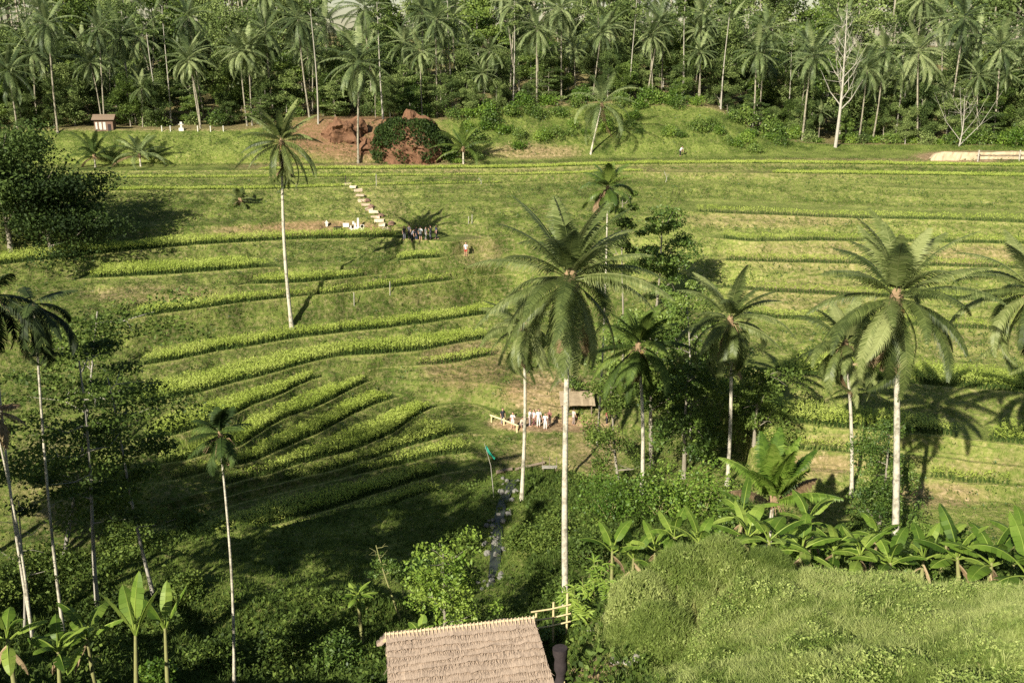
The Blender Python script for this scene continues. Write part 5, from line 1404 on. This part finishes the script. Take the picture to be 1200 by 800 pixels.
for x in xx: mb = MB(); tube(mb, [(x, 0, -.3), (x + .05, 0, 1.75)], .13, 7, .9); link('post', mb.mesh('post', M['bark_pale'], True), t)
for z in (1.6, .85): mb = MB(); tube(mb, [(xx[0] - .3, -.02, z), ((xx[0] + xx[1]) / 2, -.02, z - .06), (xx[2], -.02, z - .02)], .06, 6, .3); link('rail', mb.mesh('rail', M['wood'], True), t)

# stone steps climbing the bank
pp = [(408, 217), (414, 220), (420, 224), (422, 230), (425, 236), (429, 241), (433, 246), (438, 249), (440, 255), (445, 259), (448, 264), (451, 269)]
sf = thing('stone_steps', 'crooked flight of pale stone steps climbing the bank left of the dark clad group', 'steps', base_at(430, 243))
o0 = Vector(sf.location)
for i, (px, py_) in enumerate(pp):
    p = ground(px, py_) - o0; mb = MB(); box(mb, (p.x, p.y, p.z + .10), (random.uniform(.7, 1.3), .45, .34), random.uniform(-.25, .25), random.uniform(.3, 1), jit=.05)
    link('step', mb.mesh('step', M['pale_rock']), sf)
for i, (px, py_) in enumerate([(428, 236), (432, 244), (443, 254), (455, 263), (454, 270)]):
    p = base_at(px + 3, py_); t = thing('stone', 'reddish rock beside the stone steps', 'stone', p, 0, 'rocks beside the stone steps'); mb = MB(); blob(mb, (0, 0, .15), .42, i, 10, 7, .4, .3, 0, (1, .8, .8)); link('stone_body', mb.mesh('stone_body', M['brick']), t)
# black bin and white signs at the terrace edge
b = base_at(396, 273); t = thing('black_box', 'black box standing on the long terrace left of the white signs', 'box', b)
mb = MB(); box(mb, (0, 0, .38), (.95, .7, .76)); link('box_body', mb.mesh('box_body', M['black']), t); mb = MB(); box(mb, (0, 0, .79), (1.02, .76, .07)); link('lid', mb.mesh('lid', M['black']), t)
b = base_at(383, 266); t = thing('white_arrow_sign', 'small white pointed board on a stake left of the black box', 'sign', b)
mb = MB(); tube(mb, [(0, 0, -.1), (0, 0, .7)], .03, 5, .9); link('stake', mb.mesh('stake', M['wall_white']), t)
mb = MB(); V = [(-.14, -.04, .15), (.14, -.04, .15), (.14, -.04, .55), (.27, -.04, .55), (0, -.04, .95), (-.27, -.04, .55), (-.14, -.04, .55)]; V2 = [(x, .0, z) for x, _, z in V]
mb.add(V + V2, [[0, 1, 2, 6], [7, 13, 9, 8]]); mb.add(V + V2, [[5, 3, 4], [12, 11, 10]]); 
for q in range(7): mb.add([V[q], V[(q + 1) % 7], V2[(q + 1) % 7], V2[q]], [[0, 3, 2, 1]])
link('board', mb.mesh('board', M['wall_white']), t)
b = base_at(416, 270); t = thing('white_signs', 'cluster of small white wooden signs and letters beside the foot of the steps', 'sign', b)
rng = np.random.default_rng(12)
for i, (x, z, w, h) in enumerate([(-1.1, .75, .75, .5), (-.6, .35, .3, .6), (-.15, 1.05, .25, .35), (.05, .55, .28, .9), (.45, 1.0, .22, 1.3), (.35, .35, .45, .35), (.95, .55, .55, .5), (.9, .18, .4, .22), (-.3, .2, .5, .2)]):
    mb = MB()
    if i == 6:
        an = np.linspace(0, 2 * math.pi, 13); tube(mb, [(x + .25 * math.cos(a), 0, z + .25 * math.sin(a)) for a in an], .06, 5, .9, cap=False)
    else: box(mb, (x, rng.uniform(-.1, .1), z), (w, .05, h), 0, .9, rx=0, jit=.03)
    link('sign_board', mb.mesh('sign_board', M['wall_white']), t)
    
# posts, stakes and a flag
for i, (px, py_, h, lab) in enumerate([(405, 216, 1.3, 'dark stake at the top of the stone steps'), (441, 218, 1.7, 'pale stake right of the top of the stone steps'), (457, 345 - 0, 1.6, 'pale stake on the terrace bank right of the lone palm'),
      (549, 262, 1.0, 'short pale post right of the shaded knoll, left of two'), (553, 262, 1.2, 'short pale post right of the shaded knoll, right of two'), (415, 358, 1.6, 'thin pale stake below the long terrace')]):
    b = base_at(px, py_); t = thing('wooden_stake', lab, 'stake', b, 0, 'wooden stakes on the terraces'); mb = MB(); tube(mb, [(0, 0, -.1), (.04, 0, h)], .05, 6, .9); link('stake_body', mb.mesh('stake_body', M['dark_wood' if i == 0 else 'bark_pale'], True), t)
b = base_at(579, 583); hf = height_to(b, 519); t = thing('green_flag', 'green cloth flag leaning on a thin pole in the shaded valley', 'flag', b)
mb = MB(); tube(mb, [(0, 0, -.1), (-.25, 0, hf * .6), (-.75, 0, hf)], [.03, .025, .015], 6, .9); link('pole', mb.mesh('pole', M['bark_pale'], True), t)
mb = MB(); n = 9; V = []
for i in range(n):
    f = i / (n - 1)
    for g_ in (0, .5, 1): V.append((-.75 + .02 + f * .75 + .10 * math.sin(g_ * 3), .12 * math.sin(f * 7 + g_ * 2), hf - .05 - f * 1.15 - g_ * .42 * (1 - .4 * f)))
mb.add(V, [[i * 3 + k, (i + 1) * 3 + k, (i + 1) * 3 + k + 1, i * 3 + k + 1] for i in range(n - 1) for k in (0, 1)]); link('cloth', mb.mesh('cloth', M['flag']), t)

# ledge: bamboo pole rail, shelter, plank bench; footbridge
def polyrail(name, label, cat, a, b, hp, npost, mat='bamboo', rails=(1.0,), r=.05):
    t = thing(name, label, cat, a); v = b - a
    for i in range(npost):
        f = i / (npost - 1); p = a + v * f; z = H(p.x, p.y) - a.z; mb = MB(); tube(mb, [(v.x * f, v.y * f, z - .15), (v.x * f, v.y * f, z + hp)], r, 6, .7); link('post', mb.mesh('post', M[mat], True), t)
    for rl in rails:
        z0 = H(a.x, a.y) - a.z + hp * rl - .03; z1 = H(b.x, b.y) - a.z + hp * rl - .03; mb = MB(); tube(mb, [(-v.x * .04, -.06, z0), (v.x * .5, v.y * .5 - .06, (z0 + z1) / 2), (v.x * 1.04, v.y * 1.04 - .06, z1)], r * 1.1, 6, .9); link('rail', mb.mesh('rail', M[mat], True), t)
    return t
polyrail('bamboo_rail', 'thick pale bamboo rail slanting down to the earth ledge', 'fence', base_at(576, 494), base_at(606, 506), .75, 3, r=.09)
b = base_at(676, 492); t = thing('lean_to_shelter', 'open shelter with a pale slanting roof behind the central palm trunk', 'shelter', b)
for x, y in ((-1.4, 0), (1.4, 0), (-1.4, 1.9), (1.4, 1.9)):
    z0 = H(b.x + x, b.y + y) - b.z; mb = MB(); tube(mb, [(x, y, z0 - .2), (x, y, 1.75 + y * .15)], .07, 6); link('post', mb.mesh('post', M['wood'], True), t)
mb = MB()
for q in range(12): box(mb, (-1.5 + q * .28, .95, 1.95), (.3, 2.9, .04), 0, random.random(), rx=.16 + random.uniform(-.02, .02))
link('roof', mb.mesh('roof', M['tan_earth']), t)
mb = MB(); box(mb, (.3, .7, .45), (2.6, .5, .07)); link('bench_seat', mb.mesh('bench_seat', M['wood']), t)
b = base_at(644, 552); t = thing('wooden_bench', 'little plank platform with posts below the earth ledge', 'bench', b)
mb = MB(); box(mb, (0, 0, .45), (1.3, .5, .07), 0, .9); link('seat', mb.mesh('seat', M['bark_pale']), t)
for x in (-.55, .55):
    for y in (-.18, .18): mb = MB(); box(mb, (x, y, .15), (.07, .07, .6 if y < 0 else .6)); link('leg', mb.mesh('leg', M['wood']), t)
for x in (-.6, 0, .6): mb = MB(); tube(mb, [(x, .29, .1), (x, .29, 1.25)], .04, 6); link('post', mb.mesh('post', M['wood']), t)
# stream rocks down the gully
st = [(601, 562), (598, 568), (594, 575), (590, 583), (586, 592), (584, 602), (582, 613), (581, 624), (580, 636), (579, 648), (578, 660), (577, 673), (577, 686), (577, 699)]
mb = MB(); P = [ground(x, y) for x, y in st]
V = []
for p in P: V += [(p.x - .25, p.y, p.z + .10), (p.x + .1, p.y - .1, p.z + .06), (p.x + .5, p.y, p.z + .12)]
mb.add(V, [[i * 3 + k, i * 3 + k + 1, (i + 1) * 3 + k + 1, (i + 1) * 3 + k] for i in range(len(P) - 1) for k in (0, 1)])
wm, wt, wb = nodes_of('stream_water'); wb.inputs['Base Color'].default_value = (.03, .035, .028, 1); wb.inputs['Roughness'].default_value = .45; nz = noise(wt, 5, 3); bump(wt, wb, nz.outputs[0], .5, .05)
tag(link('stream', mb.mesh('stream', wm)), 'narrow stream in the valley bottom', kind='structure')
rng = np.random.default_rng(31)
for i in range(44):
    f = rng.uniform(0, len(P) - 1.01); q = int(f); p = P[q].lerp(P[q + 1], f - q); x = p.x + rng.choice([-.55, .0, .55, .8]) + rng.normal(0, .15); y = p.y + rng.normal(0, .1)
    t = thing('stream_rock', 'grey rock lying in the narrow stream of the valley bottom', 'rock', (x, y, H(x, y) + .05), rng.uniform(0, 6), 'grey rocks along the stream')
    mb = MB(); blob(mb, (0, 0, 0), rng.uniform(.12, .30), i, 10, 7, .4, rng.uniform(.5, 1), 0, (1, .8, .7)); link('rock_body', mb.mesh('rock_body', M['dark_rock']), t)
for a, b_, lab in (((582, 556), (600, 552), 'plank footbridge over the top of the stream, left of the slim palm trunk'), ((604, 552), (638, 544), 'log laid along the bank right of the stream head')):
    p, q = ground(*a), ground(*b_); t = thing('footbridge' if 'foot' in lab else 'log', lab, 'bridge' if 'foot' in lab else 'log', p + Vector((0, 0, .2)))
    v = q - p; mb = MB(); tube(mb, [(0, 0, 0), tuple(v)], .13, 7, .8); tube(mb, [(0, .25, 0), (v.x, v.y + .25, v.z)], .12, 7, .6) if 'foot' in lab else None; link('timber', mb.mesh('timber', M['wood'], True), t)

# ------------------------------------------------------------------ people
def person(label, base, rz, shirt, legs, pose='stand', h=1.68, seed=0, bare_legs=False, hat=None, skirt=False, held=None, group=None):
    rng = np.random.default_rng(seed + 1200)
    k = h / 1.70; t = thing('person', label, 'person', base, rz, group)
    a = rng.uniform(-.12, .12)
    hip = np.array([0, 0, .90]); lean = {'stand': .03, 'bend': .55, 'squat': .35, 'walk': .08}[pose]
    if pose == 'squat': hip = np.array([0, .05, .28])
    up = np.array([0, -math.sin(lean), math.cos(lean)])
    chest = hip + up * .36; neck = hip + up * .56; head = neck + (up * .6 + np.array([0, -.25 * lean, .4])) / 1.0 * .15
    J = {'hip': hip, 'waist': hip + up * .16, 'chest': chest, 'neck': neck}
    sh = {}
    B = MB(); C1 = MB(); C2 = MB()
    sp = .14 if pose == 'walk' else .02
    def limb(mb, pts, rad, n=8): tube(mb, pts, rad, n)
    # body is one lofted surface: torso, neck and head in one sweep, limbs sunk into it at the joints
    pts = [hip - up * .08, hip, hip + up * .14, hip + up * .30, hip + up * .46, hip + up * .54, neck + up * .03, head - up * .05, head + up * .02, head + up * .09, head + up * .155]
    rad = [.09, .135, .118, .14, .145, .07, .052, .075, .092, .085, .02]
    tube(B, pts, rad, 12)
    for s in (-1, 1):
        hj = hip + np.array([s * .09, 0, -.02])
        if pose == 'squat': kn = np.array([s * .17, -.34, .46]); an = np.array([s * .14, -.08, .09])
        else: kn = np.array([s * .10, -.04 - s * sp * .7, .48]); an = np.array([s * .11, s * sp * 1.2 + .02, .08])
        limb(B, [hj + [0, 0, .04], hj * .5 + kn * .5, kn, kn * .45 + an * .55, an], [.095, .078, .056, .054, .036])
        limb(B, [an + [0, .05, -.04], an + [0, -.06, -.045], an + [s * .01, -.17, -.06]], [.035, .042, .028], 7)
        shd = neck + np.array([s * .175, 0, -.07]); 
        el = shd + np.array([s * .07, -.03, -.27]) if pose != 'bend' else shd + np.array([s * .03, -.12, -.25])
        wr = el + (np.array([s * .02, -.12, -.20]) if s * (seed % 2 * 2 - 1) > 0 and pose == 'stand' else np.array([0, -.04, -.24]))
        if seed % 3 == 0 and s > 0 and pose == 'stand': wr = el + np.array([-.10, -.17, .14])
        limb(B, [neck + [s * .04, 0, -.08], shd, (shd + el) / 2, el, (el + wr) / 2, wr], [.07, .056, .046, .038, .035, .024])
        hd = (wr - el) / np.linalg.norm(wr - el)
        limb(B, [wr, wr + hd * .05, wr + hd * .09], [.022, .036, .030], 6)
        for fi, (o, l) in enumerate(((-.024, .065), (-.008, .078), (.008, .074), (.024, .055))):
            p = wr + hd * .085 + np.array([0, o, 0]); limb(B, [p, p + hd * l * .6, p + hd * l + np.array([-s * .02, 0, 0])], [.009, .008, .006], 4)
        limb(B, [wr + hd * .03, wr + hd * .05 + [-.03 * s, -.03, 0], wr + hd * .09 + [-.035 * s, -.045, 0]], [.012, .010, .007], 4)
        # sleeve and trouser leg
        limb(C1, [neck + [s * .03, 0, -.08], shd, (shd + el) / 2, shd * .25 + el * .75], [.078, .066, .058, .056])
        if not skirt:
            end = kn * .9 + hj * .1 if bare_legs else an + [0, 0, .03]
            mids = [hj + [0, 0, .05], hj * .5 + kn * .5] + ([kn * .8 + hj * .2] if bare_legs else [kn, kn * .5 + an * .5, end]); r_ = [.105, .09, .085] if bare_legs else [.105, .088, .068, .062, .058]
            limb(C2, mids, r_)
    # face
    f = np.array([0, -1, 0]); fc = head + up * .03
    blob(B, fc + f * .095 + [0, 0, -.012], .016, 1, 7, 5, 0, .5, 0, (.8, 1.1, 1.3))
    for s in (-1, 1): blob(B, fc + np.array([s * .09, .01, 0]), .018, 1, 6, 5, 0, .3, 0, (.5, .8, 1.3))
    for s in (-1, 1): blob(B, fc + f * .083 + [s * .032, 0, .02], .011, 1, 6, 4, 0, 0, 1)
    box(B, fc + f * .083 + [0, 0, -.045], (.045, .012, .012), 0, 0, 1)
    link('body', B.mesh('body', [M['skin'], M['hair']], True), t)
    tube(C1, [hip - up * .03, hip + up * .02, hip + up * .15, hip + up * .30, hip + up * .47, hip + up * .545], [.152, .150, .132, .154, .158, .085], 12)
    link('shirt', C1.mesh('shirt', cloth('cloth_%02d%02d%02d' % tuple(int(c * 99) for c in shirt), shirt), True), t)
    if skirt: tube(C2, [hip + up * .06, hip - [0, 0, .1], (0, 0, .55), (0, 0, .22)], [.145, .17, .19, .20], 12)
    else: tube(C2, [hip - up * .11, hip - up * .02, hip + up * .05], [.10, .146, .142], 12)
    link('sarong' if skirt else ('shorts' if bare_legs else 'trousers'), C2.mesh('legwear', cloth('cloth_%02d%02d%02d' % tuple(int(c * 99) for c in legs), legs), True), t)
    hb = MB()
    if hat:
        tube(hb, [head + up * .10, head + up * .115, head + up * .135, head + up * .20], [.20, .19, .11, .06], 14)
        link('hat', hb.mesh('hat', cloth('cloth_hat', hat), True), t)
    else:
        tube(hb, [head + [0, .035, -.03], head + up * .05 + [0, .022, 0], head + up * .11 + [0, .012, 0], head + up * .165], [.08, .095, .092, .03], 10)
        link('hair', hb.mesh('hair', M['hair'], True), t)
    t.scale = (k, k, k); return t
def who(px, py_, label, rz, shirt, legs, **k):
    b = ground(px, py_); return person(label, b, rz, shirt, legs, **k)
dk = (.03, .028, .035); gy = (.16, .15, .17); wh = (.60, .59, .57); nv = (.03, .04, .08)
G1 = 'visitors in dark clothes on the long terrace'
for i, (px, py_, lab, rz, s1, s2, kw) in enumerate([
  (474, 281, 'standing person in dark shirt and grey trousers, leftmost of the group on the long terrace', .4, dk, gy, {}),
  (480, 280, 'person in dark grey shirt second from left in the group on the long terrace', -.5, (.09, .08, .09), dk, dict(h=1.75)),
  (483, 283, 'bending person in grey shirt low in front of the dark clad group', 1.0, gy, dk, dict(pose='bend')),
  (488, 281, 'person in black shirt just left of the white shirted one on the terrace', 2.5, dk, nv, {}),
  (493, 282, 'person in a bright white shirt and black shorts in the group on the long terrace', 3.0, wh, dk, dict(h=1.72, bare_legs=True)),
  (499, 281, 'person in grey shirt just right of the white shirted one on the terrace', 2.0, (.12, .12, .11), (.30, .28, .26), dict(h=1.62)),
  (505, 280, 'person in dark shirt second from the right of the group on the long terrace', -2, dk, gy, {}),
  (512, 280, 'person in navy shirt at the right end of the group on the long terrace', -1.2, nv, dk, dict(pose='walk'))]):
    who(px, py_, lab, rz, s1, s2, seed=i, group=G1, **kw)
who(546, 300, 'person in white top and red shorts standing alone on the terrace corner', .3, wh, (.42, .07, .05), seed=10, bare_legs=True)
who(797, 183, 'farmer in white shirt bending down on the top field', .8, wh, dk, pose='bend', seed=11)
G2 = 'tourists in light clothes on the earth ledge'
for i, (px, py_, lab, rz, s1, s2, kw) in enumerate([
  (589, 497, 'tourist in dark shirt at the far left end of the earth ledge', .5, dk, gy, {}),
  (601, 502, 'tourist in pale pink top left of the slim palm trunk on the earth ledge', -.3, (.66, .50, .46), (.55, .48, .42), dict(h=1.66, bare_legs=True)),
  (611, 500, 'tourist in cream shirt crouching behind the slim palm trunk', .8, (.55, .48, .36), (.2, .17, .15), dict(pose='squat')),
  (621, 499, 'tourist in white shirt with arm raised right of the slim palm trunk', 1.2, wh, (.35, .28, .28), dict(h=1.74)),
  (626, 499, 'tourist in maroon trousers and pink shirt in the middle of the ledge group', -1.0, (.6, .42, .42), (.16, .06, .06), dict(pose='walk')),
  (631, 500, 'tall tourist in white shirt and white trousers on the earth ledge', .2, wh, (.62, .58, .52), dict(h=1.82)),
  (639, 503, 'tourist in light shirt with dark hair facing the camera on the ledge', 0, (.62, .55, .50), (.66, .62, .56), dict(h=1.65)),
  (644, 499, 'tourist in brown shirt at the right of the ledge group', -.6, (.22, .10, .08), (.5, .42, .36), {}),
  (672, 498, 'tourist in pale shirt under the shelter right of the central palm trunk', 2.2, (.5, .40, .34), (.24, .18, .15), {}),
  (711, 497, 'person in red shirt in the shade right of the shelter', 1.2, (.38, .07, .07), dk, {})]):
    who(px, py_, lab, rz, s1, s2, seed=20 + i, group=G2, **kw)

# ------------------------------------------------------------------ thin haze over the valley
if HAZE:
    hm = bpy.data.materials.new('haze_air'); hm.use_nodes = True; ht = hm.node_tree
    ht.nodes.remove(ht.nodes['Principled BSDF']); pv = ht.nodes.new('ShaderNodeVolumePrincipled')
    pv.inputs['Color'].default_value = (.80, .86, .90, 1); pv.inputs['Density'].default_value = HAZE; pv.inputs['Anisotropy'].default_value = .3
    ht.links.new(pv.outputs[0], ht.nodes['Material Output'].inputs['Volume'])
    mb = MB(); box(mb, (0, 300, 58), (1400, 760, 112)); hz = link('haze', mb.mesh('haze', hm)); tag(hz, 'thin pale haze in the valley air', kind='stuff')
